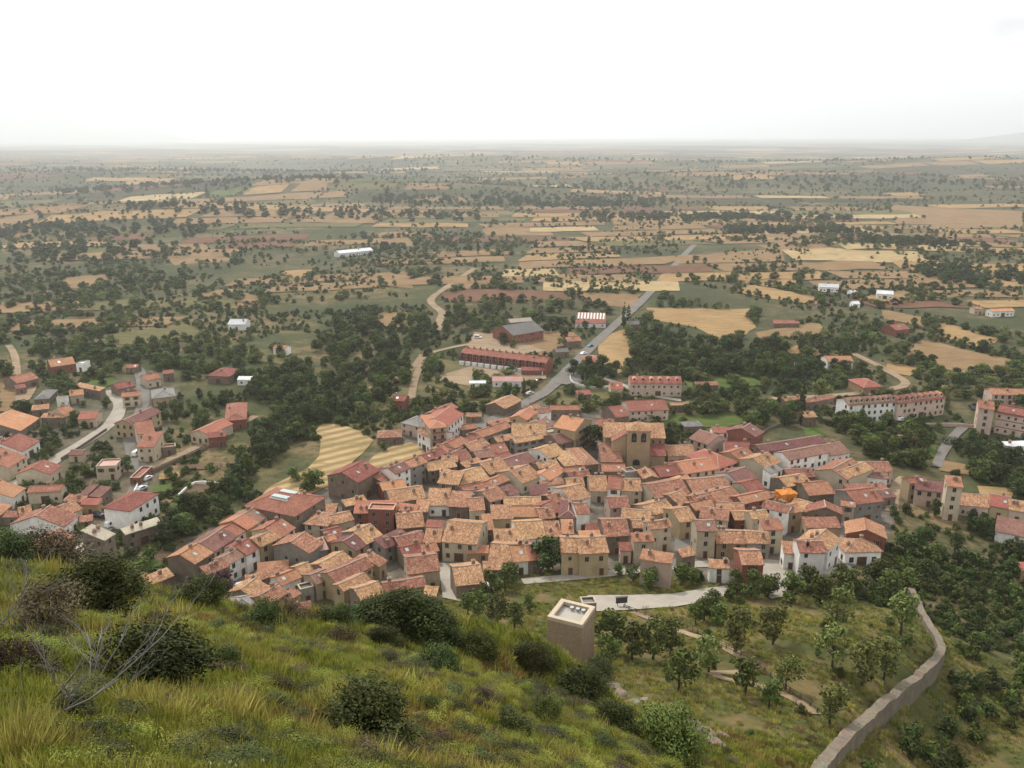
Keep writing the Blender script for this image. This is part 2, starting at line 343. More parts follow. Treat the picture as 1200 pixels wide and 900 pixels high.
def mat_field(name, a, b, stripes=0.0, sscale=0.25, rot=0.3):
    t = NT(name, 0.95, 0.05); p = t.pos(); n = t.noise(p, 0.03, 5, 0.6); col = t.mix(t.ramp(n, [(0.35, (0,0,0)), (0.65, (1,1,1))]), a, b)
    n2 = t.noise(t.mapping(p, (0.25, 1.0, 1.0), (0,0,0), (0,0,0.3+rot)), 0.35, 4); col = t.mix(t.ramp(n2, [(0.40, (0,0,0)), (0.66, (0.6,0.6,0.6))]), col, hsv(a, 0.55))
    n3 = t.noise(p, 0.07, 4, 0.7); col = t.mix(t.ramp(n3, [(0.54, (0,0,0)), (0.70, (0.55,0.55,0.55))]), col, (0.085, 0.085, 0.036))
    if stripes:
        w = t.n('ShaderNodeTexWave'); w.inputs['Scale'].default_value = sscale; w.inputs['Distortion'].default_value = 15.0; w.inputs['Detail'].default_value = 1.0; w.inputs['Detail Scale'].default_value = 0.012
        t.l(t.mapping(p, (1,1,1), (0,0,0), (0,0,rot)), w.inputs['Vector'])
        col = t.mix(t.math('MULTIPLY', w.outputs['Fac'], stripes), col, hsv(b, 0.5))
    return t.out(col)
FM = [mat_field('stubble_gold', (0.33, 0.22, 0.105), (0.26, 0.165, 0.078)), mat_field('stubble_tan', (0.255, 0.168, 0.09), (0.195, 0.125, 0.066)),
      mat_field('ploughed_red', (0.165, 0.085, 0.055), (0.125, 0.065, 0.042)), mat_field('pasture_olive', (0.11, 0.105, 0.045), (0.145, 0.120, 0.055)),
      mat_field('crop_green', (0.070, 0.098, 0.025), (0.10, 0.118, 0.034)), mat_field('pale_straw', (0.40, 0.30, 0.16), (0.33, 0.24, 0.12)),
      mat_field('dark_scrub', (0.055, 0.055, 0.03), (0.075, 0.068, 0.038)), mat_field('harvest_stripes', (0.44, 0.325, 0.165), (0.35, 0.25, 0.12), 0.85, 0.05, 0.9)]
M['road'] = plain('asphalt_old', (0.19, 0.175, 0.155), 0.9, 0.3, 0.1)
M['path'] = mat_field('dirt_path', (0.30, 0.225, 0.15), (0.25, 0.18, 0.115))
M['pave'] = plain('pale_concrete', (0.37, 0.33, 0.275), 0.9, 0.3, 0.1)
M['garden'] = mat_field('garden_soil', (0.14, 0.09, 0.06), (0.10, 0.07, 0.045))
M['lawn'] = mat_field('lawn', (0.068, 0.105, 0.025), (0.09, 0.12, 0.035))

# ------------------------------------------------------------------ the ground sheet
def inpoly(X, Y, poly):
    ins = np.zeros(X.shape, bool); n = len(poly)
    for i in range(n):
        x0, y0 = poly[i]; x1, y1 = poly[(i+1) % n]
        c = ((y0 > Y) != (y1 > Y)) & (X < (x1 - x0) * (Y - y0) / (y1 - y0 + 1e-12) + x0); ins ^= c
    return ins
def wpoly(pts): return [gp(x, y)[:2] for x, y in pts]
VILL = wpoly([(190,690),(205,640),(330,580),(420,545),(480,505),(560,490),(620,470),(720,485),(740,505),(800,520),(850,520),(890,535),(930,548),(985,560),(1050,562),(1056,585),(1040,640),(960,668),(860,690),(800,672),(720,668),(620,672),(560,690),(480,700),(400,712),(300,722),(230,705)])
VILL2 = wpoly([(-40,560),(60,500),(120,450),(200,430),(215,470),(190,520),(190,600),(140,640),(60,660),(-40,640)])
AZ = np.concatenate([np.linspace(-80, -36, 30)[:-1], np.linspace(-36, 36, 400), np.linspace(36, 80, 30)[1:]])
RR = np.geomspace(2.5, 34000, 430)
a_, r_ = np.meshgrid(np.radians(AZ), RR); GX, GY = r_ * np.sin(a_), r_ * np.cos(a_); GZ = terr(GX, GY)
nr, na = GX.shape; idx = np.arange(nr*na).reshape(nr, na)
F = np.stack([idx[:-1,:-1], idx[:-1,1:], idx[1:,1:], idx[1:,:-1]], -1).reshape(-1, 4)
me = np_mesh('ground', np.stack([GX, GY, GZ], -1).reshape(-1, 3), F, [M['ground']], True)
gx, gy = GX.ravel(), GY.ravel(); r = np.hypot(gx, gy)
zone = np.zeros((len(gx), 4), 'f'); zone[:, 3] = 1
zone[:, 0] = sst(98, 82, r) * sst(0.46, 0.36, np.arctan2(gx, gy) - 0.25 * sst(60, 20, r))
ua = np.arctan2(gx, gy)
zone[:, 1] = sst(215, 196, r)
zone[:, 2] = np.maximum(inpoly(gx, gy, VILL), 0.5 * inpoly(gx, gy, VILL2)) * sst(190, 200, r)
ca = me.color_attributes.new('zone', 'FLOAT_COLOR', 'POINT'); ca.data.foreach_set('color', zone.ravel())
struct('ground', me)

# ------------------------------------------------------------------ fields, roads, paths (draped sheets)
def drape(pts, lift, mats, name, edge=14.0, mb=None, m=0):
    """a polygon of world points cut into small triangles that follow the ground"""
    import bmesh
    bm = bmesh.new(); vs_ = [bm.verts.new((x, y, 0)) for x, y in pts]
    try: bm.faces.new(vs_)
    except ValueError: bm.free(); return None
    bmesh.ops.triangulate(bm, faces=bm.faces[:])
    for _ in range(7):
        es = [e for e in bm.edges if e.calc_length() > edge]
        if not es: break
        bmesh.ops.subdivide_edges(bm, edges=es, cuts=1); bmesh.ops.triangulate(bm, faces=[f for f in bm.faces if len(f.verts) > 3])
    X = np.array([v.co.x for v in bm.verts]); Y = np.array([v.co.y for v in bm.verts]); Z = terr(X, Y) + lift
    bm.verts.index_update(); fs = [tuple(v.index for v in f.verts) for f in bm.faces]
    ar = sum(f.normal.z for f in bm.faces); bm.free()
    if ar < 0: fs = [f[::-1] for f in fs]
    V = list(zip(X, Y, Z))
    if mb is not None:
        n = len(mb.v); mb.v += V; mb.f += [tuple(i+n for i in f) for f in fs]; mb.m += [m]*len(fs); return None
    return struct(name, new_mesh(name, V, fs, mats))
def rough(pts, amp, step):                              # uneven field edges
    out = []
    for i in range(len(pts)):
        a, b = Vector(pts[i]), Vector(pts[(i+1) % len(pts)]); L = (b-a).length; k = max(1, int(L/step)); nrm = Vector((-(b-a).y, (b-a).x)).normalized()
        for j in range(k):
            q = a.lerp(b, j/k); w = 0 if j == 0 else amp * mnoise.noise((q.x*0.03, q.y*0.03, 3.1)); out.append(tuple(q + nrm*w))
    return out
EXF = [  # material, pixel outline in the photograph
 (7, [(305,582),(318,570),(360,550),(374,535),(370,505),(378,497),(400,498),(425,507),(438,517),(425,532),(400,553),(385,570),(370,577),(345,588)]),
 (7, [(428,546),(440,533),(460,524),(482,519),(497,523),(498,533),(460,549),(440,552)]),
 (2, [(519,343),(560,338),(662,343),(664,352),(600,353),(519,354)]), (1, [(530,332),(582,328),(582,336),(525,341)]),
 (1, [(667,343),(752,345),(742,361),(690,358)]), (1, [(588,402),(636,388),(672,390),(682,398),(634,417),(616,411)]),
 (0, [(757,361),(880,362),(886,384),(852,402),(815,384),(758,374)]), (0, [(872,331),(876,320),(940,319),(934,338),(905,337)]),
 (0, [(858,341),(880,334),(960,348),(957,357),(900,350)]), (3, [(802,305),(866,307),(857,331),(784,324)]),
 (1, [(1030,361),(1080,372),(1084,384),(1036,374)]), (0, [(1098,376),(1172,397),(1150,412),(1092,390)]),
 (1, [(1078,397),(1196,424),(1186,442),(1122,437),(1058,414)]), (0, [(1040,426),(1092,430),(1066,441),(1036,436)]),
 (0, [(932,405),(992,413),(982,421),(914,417)]), (1, [(885,390),(960,378),(965,392),(900,402)]), (0, [(1005,350),(1060,340),(1090,352),(1030,358)]),
 (1, [(243,357),(285,343),(318,350),(302,361),(250,362)]), (1, [(231,345),(262,339),(292,341),(240,352)]), (1, [(190,301),(262,298),(272,306),(205,311)]),
 (2, [(52,377),(116,371),(130,380),(95,388),(55,387)]), (3, [(108,392),(232,382),(248,398),(142,404)]), (1, [(442,366),(488,367),(480,384),(443,383)]),
 (1, [(445,323),(486,320),(484,338),(446,335)]), (1, [(446,281),(491,277),(486,288),(450,290)]), (1, [(0,265),(48,263),(42,276),(0,279)]),
 (4, [(40,294),(130,292),(136,303),(50,306)]), (3, [(408,462),(470,435),(500,428),(470,478),(422,486)]), (3, [(232,402),(322,410),(342,428),(252,420)]),
 (1, [(-10,438),(42,450),(30,480),(-10,498)]), (1, [(76,325),(130,322),(120,337),(70,338)]), (0, [(330,318),(372,316),(360,330),(322,330)]),
 (3, [(640,470),(700,455),(730,462),(700,482),(650,486)]), (0, [(700,395),(735,385),(745,420),(720,440),(703,420)]), (3, [(560,440),(600,470),(560,485),(520,470)]),
 (1, [(560,262),(640,268),(648,276),(570,276)]), (1, [(1040,240),(1200,248),(1200,268),(1050,262)]), (5, [(870,268),(960,264),(1000,272),(905,282)]),
 (4, [(756,491),(850,483),(882,494),(850,501),(772,498)]), (0, [(1145,570),(1190,573),(1182,592),(1150,586)]), (1, [(1105,540),(1170,552),(1165,562),(1100,552)]),
 (3, [(505,420),(555,425),(600,435),(560,470),(500,450)])]
fmb = MB(); EXW = []
for m, pts in EXF:
    w = rough(wpoly(pts), 5.0, 12.0); EXW.append(w); drape(w, 0.30, None, '', 22.0, fmb, m)
ROADS = []   # (world polyline, width) kept for clearing trees
def smooth_line(P, step):
    P = [Vector(p[:2]) for p in P]; out = []
    for i in range(len(P)-1):
        p0, p1, p2, p3 = P[max(i-1,0)], P[i], P[i+1], P[min(i+2, len(P)-1)]
        k = max(2, int((p2-p1).length/step))
        for j in range(k):
            s = j/k; out.append(0.5*((2*p1)+(p2-p0)*s+(2*p0-5*p1+4*p2-p3)*s*s+(-p0+3*p1-3*p2+p3)*s**3))
    return out + [P[-1]]
def strip(name, pix, width, mat, lift=0.16, step=4.0, fore=False):
    L = smooth_line([(at if fore else gp)(*q) for q in pix], step); ROADS.append(([tuple(p) for p in L], width))
    V = []; k = 3
    for i, p in enumerate(L):
        d = (L[min(i+1, len(L)-1)] - L[max(i-1, 0)]).normalized(); nn = Vector((-d.y, d.x))
        wv = width * (0.92 + 0.16 * mnoise.noise((p.x*0.08, p.y*0.08, 0)))
        for j in range(k+1): q = p + nn * wv * (j/k-0.5); V.append((q.x, q.y))
    A = np.array(V); Z = terr(A[:,0], A[:,1]) + lift
    Fq = [(i*(k+1)+j, (i+1)*(k+1)+j, (i+1)*(k+1)+j+1, i*(k+1)+j+1)[::-1] for i in range(len(L)-1) for j in range(k)]
    return struct(name, np_mesh(name, np.column_stack([A, Z]), Fq, [mat]))
strip('road', [(560,502),(600,481),(640,459),(662,438),(690,410),(720,382),(736,368),(760,345),(790,312),(810,291),(812,286),(800,276)], 7.0, M['road'], 0.5)
strip('road', [(512,388),(517,372),(517,366),(505,352),(525,336),(556,315)], 6, M['path'], 0.5)
strip('road', [(-15,575),(20,566),(45,553),(70,536),(95,521),(125,501),(137,487),(140,472),(128,458)], 6.5, M['pave'], 0.3)
strip('road', [(158,430),(165,440),(168,468),(163,488),(154,515),(160,543),(168,551),(160,575),(142,600),(125,620)], 6.0, M['road'], 0.4)
strip('road', [(170,551),(195,540),(230,525),(262,508),(300,488)], 4.0, M['path'], 0.36)
strip('road', [(48,672),(68,662),(86,649),(110,634),(127,618)], 4.5, M['pave'], 0.35)
strip('path', [(560,402),(520,410),(500,418),(488,440),(482,468)], 4.0, M['path'], 0.45)
strip('path', [(405,470),(440,453),(478,436),(495,416)], 3.5, M['path'], 0.5)
strip('road', [(1098,548),(1102,535),(1115,515),(1130,500)], 4.2, M['road'], 0.4)
strip('road', [(905,468),(945,466),(1000,462),(1060,452),(1040,435),(1000,415)], 5, M['path'], 0.4)
strip('road', [(300,722),(290,690),(310,668),(345,645),(375,628)], 4.5, M['road'], 0.3)
strip('lane', [(612,682),(660,678),(720,672),(790,664),(850,660)], 5, M['pave'], 0.2)
strip('lane', [(790,664),(800,640),(796,615),(790,600)], 5, M['road'], 0.25)
strip('lane', [(1045,600),(1047,585),(1052,568),(1060,560)], 4.2, M['path'], 0.25)
strip('lane', [(940,670),(985,672),(990,640),(985,610),(950,618),(940,640)], 5, M['road'], 0.25)
strip('footpath', [(742,719),(772,732),(800,745),(835,757),(868,772),(884,782),(872,790),(845,792),(836,794),(850,800),(890,808),(922,820),(956,840)], 2.4, M['path'], 0.2, 2.0)
strip('road', [(40,452),(25,470),(18,420),(10,405)], 4, M['path'], 0.4)
strip('road', [(690,440),(720,448),(755,462),(800,470)], 4, M['pave'], 0.3)
PATCH = []
def patch(name, pix, mat, lift=0.3, fore=False):
    PATCH.append([gp(*q)[:2] for q in pix]); return drape([(at if fore else gp)(*q)[:2] for q in pix], lift, [mat], name, 4.0)
patch('plaza', [(688,699),(730,699),(790,697),(822,691),(860,686),(862,695),(822,707),(790,713),(735,717),(700,719),(690,712)], M['pave'], 0.3)
patch('plaza', [(895,656),(935,661),(992,668),(986,676),(930,672),(919,700),(904,703),(890,690)], M['pave'], 0.34)
patch('plaza', [(514,660),(534,662),(536,690),(572,692),(545,708),(519,702)], M['pave'], 0.32)
patch('plaza', [(648,450),(660,432),(672,432),(690,446),(680,450),(665,452)], M['road'], 0.62)
patch('yard', [(545,410),(556,390),(580,392),(640,412),(600,420)], M['path'], 0.5)
patch('yard', [(500,445),(560,428),(640,432),(640,445),(560,455)], M['path'], 0.55)
patch('court', [(208,582),(228,568),(257,569),(237,586)], M['garden'], 0.4)
patch('garden_plot', [(180,570),(206,568),(204,577),(178,578)], M['lawn'], 0.4); patch('garden_plot', [(187,556),(212,553),(210,561),(186,563)], FM[0], 0.4)
patch('garden_plot', [(215,546),(260,543),(258,550),(212,552)], M['garden'], 0.4); patch('garden_plot', [(205,586),(235,588),(230,597),(200,596)], M['lawn'], 0.4)
patch('garden_plot', [(158,662),(186,652),(192,662),(170,670)], M['lawn'], 0.4); patch('garden_plot', [(178,652),(198,646),(202,656),(188,662)], M['garden'], 0.42)
patch('garden_plot', [(940,503),(962,500),(968,512),(945,516)], M['lawn'], 0.4); patch('garden_plot', [(1083,528),(1098,522),(1096,536),(1080,540)], M['lawn'], 0.4)
patch('garden_plot', [(86,455),(130,440),(136,450),(100,462)], M['lawn'], 0.4); patch('garden_plot', [(800,445),(880,442),(900,452),(810,458)], M['lawn'], 0.4)

# random mosaic of fields over the plain, hedges along its edges
RP = np.array([(q[0], q[1], w) for L, w in ROADS for q in L])
def near_road_v(X, Y, extra=2.0):
    out = np.zeros(len(X), bool)
    for i in range(0, len(X), 3000):
        d2 = (X[i:i+3000, None]-RP[None, :, 0])**2 + (Y[i:i+3000, None]-RP[None, :, 1])**2; out[i:i+3000] = (d2 < (RP[None, :, 2]/2+extra)**2).any(1)
    return out
def in_fields_v(X, Y):
    out = np.zeros(len(X), bool)
    for w in EXW: out |= inpoly(X, Y, w)
    return out
def near_road(x, y, extra=2.0):
    return bool(near_road_v(np.array([x]), np.array([y]), extra)[0])
HEDGE = []
for w in EXW[2:]:
    for i in range(len(w)):
        a, b = Vector(w[i]), Vector(w[(i+1) % len(w)]); s = RNG.uniform(0, 4)
        while s < (b-a).length:
            q = a.lerp(b, s/(b-a).length)
            if mnoise.noise((q.x*.02, q.y*.02, 5)) > -.1: HEDGE.append((q.x+RNG.normal()*1.5, q.y+RNG.normal()*1.5))
            s += RNG.uniform(4, 9)
y0 = 560.0; row = 0
while y0 < 9500:
    hgt = 26 + y0 * 0.026 + RNG.uniform(-8, 14); half = 0.64 * (y0 + 200); x0 = -half + RNG.uniform(-60, 0)
    while x0 < half:
        wd = RNG.uniform(32, 115) * (1 + y0/1500)
        def warp(x, y): return (x + 26*sin(y/170+row*.4) + 30*sin(y/610), y + 22*sin(x/230+1.3) + 0.12*x + 9*sin(x/71+row))
        ins = RNG.uniform(2, 6) * (1 + y0/1500)
        cnr = [warp(x0+ins, y0+ins*.4), warp(x0+wd-ins, y0+ins*.4), warp(x0+wd-ins+RNG.uniform(-12,12), y0+hgt-ins*.4), warp(x0+ins+RNG.uniform(-12,12), y0+hgt-ins*.4)]
        cx, cyy = sum(c[0] for c in cnr)/4, sum(c[1] for c in cnr)/4
        green = mnoise.noise((cx/520, cyy/520, 7.7))
        bias = 0.58 - 1.0*green + (0.12 if cx > 0 else 0.04) + (0.1 if cyy > 900 else -0.04)
        bias -= .14*(cyy > 1500)
        ok = not any(inpoly(np.array([cx]), np.array([cyy]), w)[0] for w in EXW) and not near_road(cx, cyy, 14) and (cyy > 640 or abs(cx) > 260)
        if ok and RNG.random() < bias:
            dryness = RNG.random() + 0.15*(cx > 0)
            m = 4 if dryness < .07 else 3 if dryness < .26 else 2 if dryness < .36 else 1 if dryness < .74 else 0 if dryness < .96 else 5
            if cyy > 1500 and RNG.random() < 0.4: m = 6
            drape(rough(cnr, 9.0*(1+y0/2500), 16*(1+y0/1500)), 0.35 + y0*0.0004, None, '', 40*(1+y0/500), fmb, m)
        if ok:
            for i in (0, 1):
                if RNG.random() < 0.55:
                    a, b = Vector(cnr[i]), Vector(cnr[(i+1) % 4]); L = (b-a).length; s = RNG.uniform(0, 6)
                    while s < L:
                        if mnoise.noise((a.x*.01+s*.03, a.y*.01, 2)) > -0.25:
                            q = a.lerp(b, s/L); HEDGE.append((q.x+RNG.normal()*2.5, q.y+RNG.normal()*2.5))
                        s += RNG.uniform(4, 9) * (1 + y0/1800)
        x0 += wd
    y0 += hgt; row += 1
struct('fields', fmb.mesh('fields', FM))

# ------------------------------------------------------------------ houses
LANDMARKS = [('the stone church tower',747,530),('the straight main road',630,462),('the striped golden field',395,545),('the square house with roof light',345,595),
 ('the grey gabled workshop',340,650),('the flat-topped stone tower',665,720),('the orange safety netting',925,580),('the big round dark tree',643,668),('the brick terrace row',590,425),
 ('the long white row house',1020,475),('the purple-leaved tree',262,690),('the pink apartment block',1185,490),('the tall cream townhouse',1117,575),
 ('the bent concrete lane',105,520),('the square pale-roofed house',122,640),('the grey-roofed school hall',615,388),('the tall dark cypress',938,478),
 ('the long maroon-roofed school',945,530),('the flat-terraced house',124,547),('the steep asphalt lane',165,500),('the salmon-fronted house',768,665),('the small white annex',843,670),
 ('the balconied corner block',513,510),('the pale village square',915,665),('the red-roofed gabled house',1015,630),('the evergreen thicket',480,715),('the walled court',232,580),
 ('the orange flat-roofed house',440,600),('the courtyard building',1000,555),('the yellow balconied block',690,497),('the row by the lawn',768,448),('the red stepped villas',255,505),
 ('the white gable of the old quarter',390,590),('the grey lean-to roof',533,645),('the three-window gable',590,612)]
LMW = [(n, gp(x, y)) for n, x, y in LANDMARKS]
STY = {'g':'gabled','x':'gable-fronted','h':'hipped','s':'single-pitch','f':'flat'}
RCN = dict(t='mottled tan', r='dull rose', o='bright orange', d='dark maroon', g='grey', b='pale beige', w='white', p='pale pink')
WCN = dict(c='cream', o='ochre', w='white', s='stone', y='yellow', b='red brick', p='pinkish', g='grey rendered')
def win_mesh(name, w, h, shutter=False):
    m = MB(); e = 0.09
    m.box(-w/2-e, w/2+e, -0.06, 0.05, -e, 0, 1); m.box(-w/2-e, w/2+e, -0.05, 0.05, h, h+e, 1); m.box(-w/2-e, -w/2, -0.05, 0.05, 0, h, 1); m.box(w/2, w/2+e, -0.05, 0.05, 0, h, 1)
    m.quad((-w/2,-0.015,0),(w/2,-0.015,0),(w/2,-0.015,h),(-w/2,-0.015,h),0)
    m.box(-0.03, 0.03, -0.035, 0.0, 0, h, 1)
    if shutter:
        m.box(-w/2-e-w*.5, -w/2-e-0.01, -0.07, 0.02, 0, h, 2); m.box(w/2+e+0.01, w/2+e+w*.5, -0.07, 0.02, 0, h, 2)
    return m.mesh(name, [M['glass'], M['frame'], M['shut']])
WIN = [win_mesh('window', 1.0, 1.35), win_mesh('window', 1.1, 1.5), win_mesh('window', 0.8, 1.0), win_mesh('window', 0.95, 1.35, True)]
def door_mesh(w, h):
    m = MB(); m.box(-w/2, w/2, -0.05, 0.05, 0, h, 0); m.box(-w/2-.12, -w/2, -0.08, 0.05, 0, h+.12, 1); m.box(w/2, w/2+.12, -0.08, 0.05, 0, h+.12, 1); m.box(-w/2, w/2, -0.08, 0.05, h, h+.12, 1)
    m.box(w/2-.2, w/2-.14, -0.1, -0.05, h*.45, h*.45+.12, 2)
    return m.mesh('door', [M['door'], M['frame'], M['iron']])
DOOR = door_mesh(1.1, 2.2); GATE = door_mesh(2.6, 2.6)
m = MB(); m.box(-.42,.42,-.36,.36,-1.6,.9,0); m.box(-.5,.5,-.44,.44,.9,1.02,1); m.box(-.3,.3,-.24,.24,1.02,1.22,0); CHIM = m.mesh('chimney', [M['brick'], M['cap']])
m = MB(); m.box(-.45,.45,-.6,.6,-.02,.06,1); m.box(-.36,.36,-.5,.5,.06,.075,0); RLIGHT = m.mesh('roof_light', [M['skyl'], M['rim']])
m = MB(); m.tube([(0,0,0),(0,0,2.6)],[.025,.02],5,0)
for k in range(5): m.box(-.5+.04*k,.5-.04*k,-.012,.012,1.7+k*.18,1.73+k*.18,0)
AERIAL = m.mesh('aerial', [M['iron']])
def slab(mb, P00, P10, P01, P11, nx, ny, th, nzs, seed, m=0, rag=0.0):
    """a roof slope as a thick, slightly sagging grid from the eave edge P00-P10 up to the ridge edge P01-P11"""
    P00, P10, P01, P11 = map(Vector, (P00, P10, P01, P11)); n0 = len(mb.v)
    for lay in (0, 1):
        for j in range(ny+1):
            for i in range(nx+1):
                p = P00.lerp(P10, i/nx).lerp(P01.lerp(P11, i/nx), j/ny)
                e = nzs * mnoise.noise((p.x*.35+seed, p.y*.35, seed)) - nzs*1.1*sin(pi*i/nx)*(0.35+0.65*j/ny)
                if j == 0: p = p + (P00-P01).normalized()*rag*random.uniform(-1, 1)
                mb.v.append((p.x, p.y, p.z + e - (th if lay else 0)))
    q = (nx+1)*(ny+1)
    for j in range(ny):
        for i in range(nx):
            a = n0+j*(nx+1)+i; mb.f.append((a, a+1, a+nx+2, a+nx+1)); mb.m.append(m); mb.f.append((a+q+nx+1, a+q+nx+2, a+q+1, a+q)); mb.m.append(m)
    for i in range(nx):
        a = n0+i; mb.f.append((a+q, a+q+1, a+1, a)); mb.m.append(m)
        a = n0+ny*(nx+1)+i; mb.f.append((a, a+1, a+q+1, a+q)); mb.m.append(m)
    for j in range(ny):
        a = n0+j*(nx+1); mb.f.append((a, a+nx+1, a+q+nx+1, a+q)); mb.m.append(m)
        a = n0+j*(nx+1)+nx; mb.f.append((a+q, a+q+nx+1, a+nx+1, a)); mb.m.append(m)
FOOT = []      # footprints, for keeping trees out of houses
TANP = tan(radians(20.5)); TANS = tan(radians(15))
def solve_depth(mx_, my_, nx_, ny_, ze, w, style, dy):
    def top(d):
        if style == 'g': k, r = d/2, d/2*TANP
        elif style == 's': k, r = d, d*TANS
        elif style == 'x': k, r = d, w/2*TANP*0.6
        elif style == 'h': k, r = d/2, min(d, w)/2*TANP
        else: k, r = d, 0.5
        return proj(mx_+nx_*k, my_+ny_*k, ze+r)[1]
    y0 = proj(mx_, my_, ze)[1]; a, b = 3.0, 24.0
    for _ in range(24):
        c = (a+b)/2
        if y0 - top(c) > dy: b = c
        else: a = c
    return (a+b)/2
NH = [0]; HREC = []
def house(ax, ay, bx, by, dy, h, style, roof, wall, kind='house', label=None, nowin=False, depth=None, extra=None):
    zg = 0.0
    if label is None: h = h*.86 if h > 4 else h
    for _ in range(4):
        A = onz(ax, ay, zg+h); B = onz(bx, by, zg+h); zg = tz((A[0]+B[0])/2, (A[1]+B[1])/2)
    w = hypot(B[0]-A[0], B[1]-A[1]); ux, uy = (B[0]-A[0])/w, (B[1]-A[1])/w; nx_, ny_ = -uy, ux
    mx_, my_ = (A[0]+B[0])/2, (A[1]+B[1])/2
    d = depth or solve_depth(mx_, my_, nx_, ny_, zg+h, w, style, dy); rz = atan2(uy, ux)
    NH[0] += 1; sd = NH[0]*1.37
    cx, cyy = mx_+nx_*d/2, my_+ny_*d/2
    # foundation reaches below the lowest corner
    zs = [tz(mx_+ux*s*w/2+nx_*q*d, my_+uy*s*w/2+ny_*q*d) for s in (-1, 1) for q in (0, 1)]
    lo = min(zs) - zg - 0.6
    hh = h + random.uniform(-.04, .04); o_ = 0.38 if h > 3.5 else 0.25
    FOOT.append((mx_, my_, ux, uy, nx_, ny_, w, d))
    lm = min(LMW, key=lambda q: hypot(q[1][0]-cx, q[1][1]-cyy))[0]
    st = max(1, round(h/2.9)); area = w*d
    size = 'small' if area < 70 else 'large' if area > 190 else ''
    if w > 2.2*d: size = 'long'
    if label is None:
        noun = 'shed' if (h < 3.6 and kind == 'house') else kind
        sw = '' if noun == 'shed' else {1:'one-storey', 2:'two-storey', 3:'three-storey'}.get(st, 'four-storey')
        label = ' '.join(q for q in [size, sw, WCN[wall], noun, 'with', RCN[roof], STY[style], 'roof near', lm] if q)
    else: noun = kind
    root = thing('shed' if noun == 'shed' else 'house' if kind == 'house' else kind.replace(' ', '_'), label, {'house':'house','shed':'shed'}.get(noun, noun.split()[-1]), (mx_, my_, zg), rz, 'houses near ' + lm)
    WM, RM = M['w'+wall], M['r'+roof]
    X0, X1, Y0, Y1 = -w/2+.02, w/2-.02, 0.02, d-.02
    wl = MB(); rf = MB(); t_ = 0.2; nxs = max(3, int(w/2.2)); nys = max(2, int(d/4)); sag = 0.13 if roof in 'td' else 0.04
    def body(zt=hh):
        for (p, q) in (((X0,Y0),(X1,Y0)), ((X1,Y0),(X1,Y1)), ((X1,Y1),(X0,Y1)), ((X0,Y1),(X0,Y0))):
            wl.quad((*p, lo), (*q, lo), (*q, zt), (*p, zt))
    cap = MB(); caps = False
    if style == 'g':
        body(); r = d/2*TANP
        wl.poly([(X0,Y0,hh),(X0,d/2,hh+r-.1),(X0,Y1,hh)]); wl.poly([(X1,Y1,hh),(X1,d/2,hh+r-.1),(X1,Y0,hh)])
        zE = hh - o_*TANP + .12; zR = hh + r + .12
        slab(rf, (-w/2-o_*.6,-o_,zE),(w/2+o_*.6,-o_,zE),(-w/2-o_*.6,d/2,zR),(w/2+o_*.6,d/2,zR), nxs, nys, t_, sag, sd, 0, .12)
        slab(rf, (w/2+o_*.6,d+o_,zE),(-w/2-o_*.6,d+o_,zE),(w/2+o_*.6,d/2,zR),(-w/2-o_*.6,d/2,zR), nxs, nys, t_, sag, sd+9, 0, .12)
        caps = True; cap.tube([(-w/2-o_*.6,d/2,zR+.02)]+[(-w/2+w*i/6, d/2, zR+.02-1.0*sag*sin(pi*i/6)+.03*mnoise.noise((i,sd,0))) for i in range(1,6)]+[(w/2+o_*.6,d/2,zR+.02)], [.17]*7, 5)
        rh = lambda x, y: zR - abs(y-d/2)*TANP
    elif style == 'x':
        body(); r = w/2*TANP
        wl.poly([(X0,Y0,hh),(X1,Y0,hh),(0,Y0,hh+r-.1)]); wl.poly([(X1,Y1,hh),(X0,Y1,hh),(0,Y1,hh+r-.1)])
        zE = hh - o_*TANP + .12; zR = hh + r + .12
        slab(rf, (-w/2-o_,d+o_*.6,zE),(-w/2-o_,-o_*.6,zE),(0,d+o_*.6,zR),(0,-o_*.6,zR), nys*2, nxs, t_, sag, sd, 0, .12)
        slab(rf, (w/2+o_,-o_*.6,zE),(w/2+o_,d+o_*.6,zE),(0,-o_*.6,zR),(0,d+o_*.6,zR), nys*2, nxs, t_, sag, sd+9, 0, .12)
        caps = True; cap.tube([(0,-o_*.6,zR+.02)]+[(0, d*i/6, zR+.02-1.0*sag*sin(pi*i/6)) for i in range(1,6)]+[(0,d+o_*.6,zR+.02)], [.17]*7, 5)
        rh = lambda x, y: zR - abs(x)*TANP
    elif style == 's':
        r = d*TANS
        wl.quad((X0,Y0,lo),(X1,Y0,lo),(X1,Y0,hh),(X0,Y0,hh)); wl.quad((X1,Y1,lo),(X0,Y1,lo),(X0,Y1,hh+r-.1),(X1,Y1,hh+r-.1))
        wl.quad((X1,Y0,lo),(X1,Y1,lo),(X1,Y1,hh+r-.1),(X1,Y0,hh)); wl.quad((X0,Y1,lo),(X0,Y0,lo),(X0,Y0,hh),(X0,Y1,hh+r-.1))
        zE = hh - o_*TANS + .12; zR = hh + r + .12
        slab(rf, (-w/2-o_*.6,-o_,zE),(w/2+o_*.6,-o_,zE),(-w/2-o_*.6,d+.1,zR),(w/2+o_*.6,d+.1,zR), nxs, nys*2, t_, sag, sd, 0, .12)
        rh = lambda x, y: hh + y*TANS + .1
    elif style == 'h':
        body(); zE = hh - o_*TANP + .1; q = min(w, d)/2; zR = hh + q*TANP + .1
        e = [(-w/2-o_,-o_,zE),(w/2+o_,-o_,zE),(w/2+o_,d+o_,zE),(-w/2-o_,d+o_,zE)]
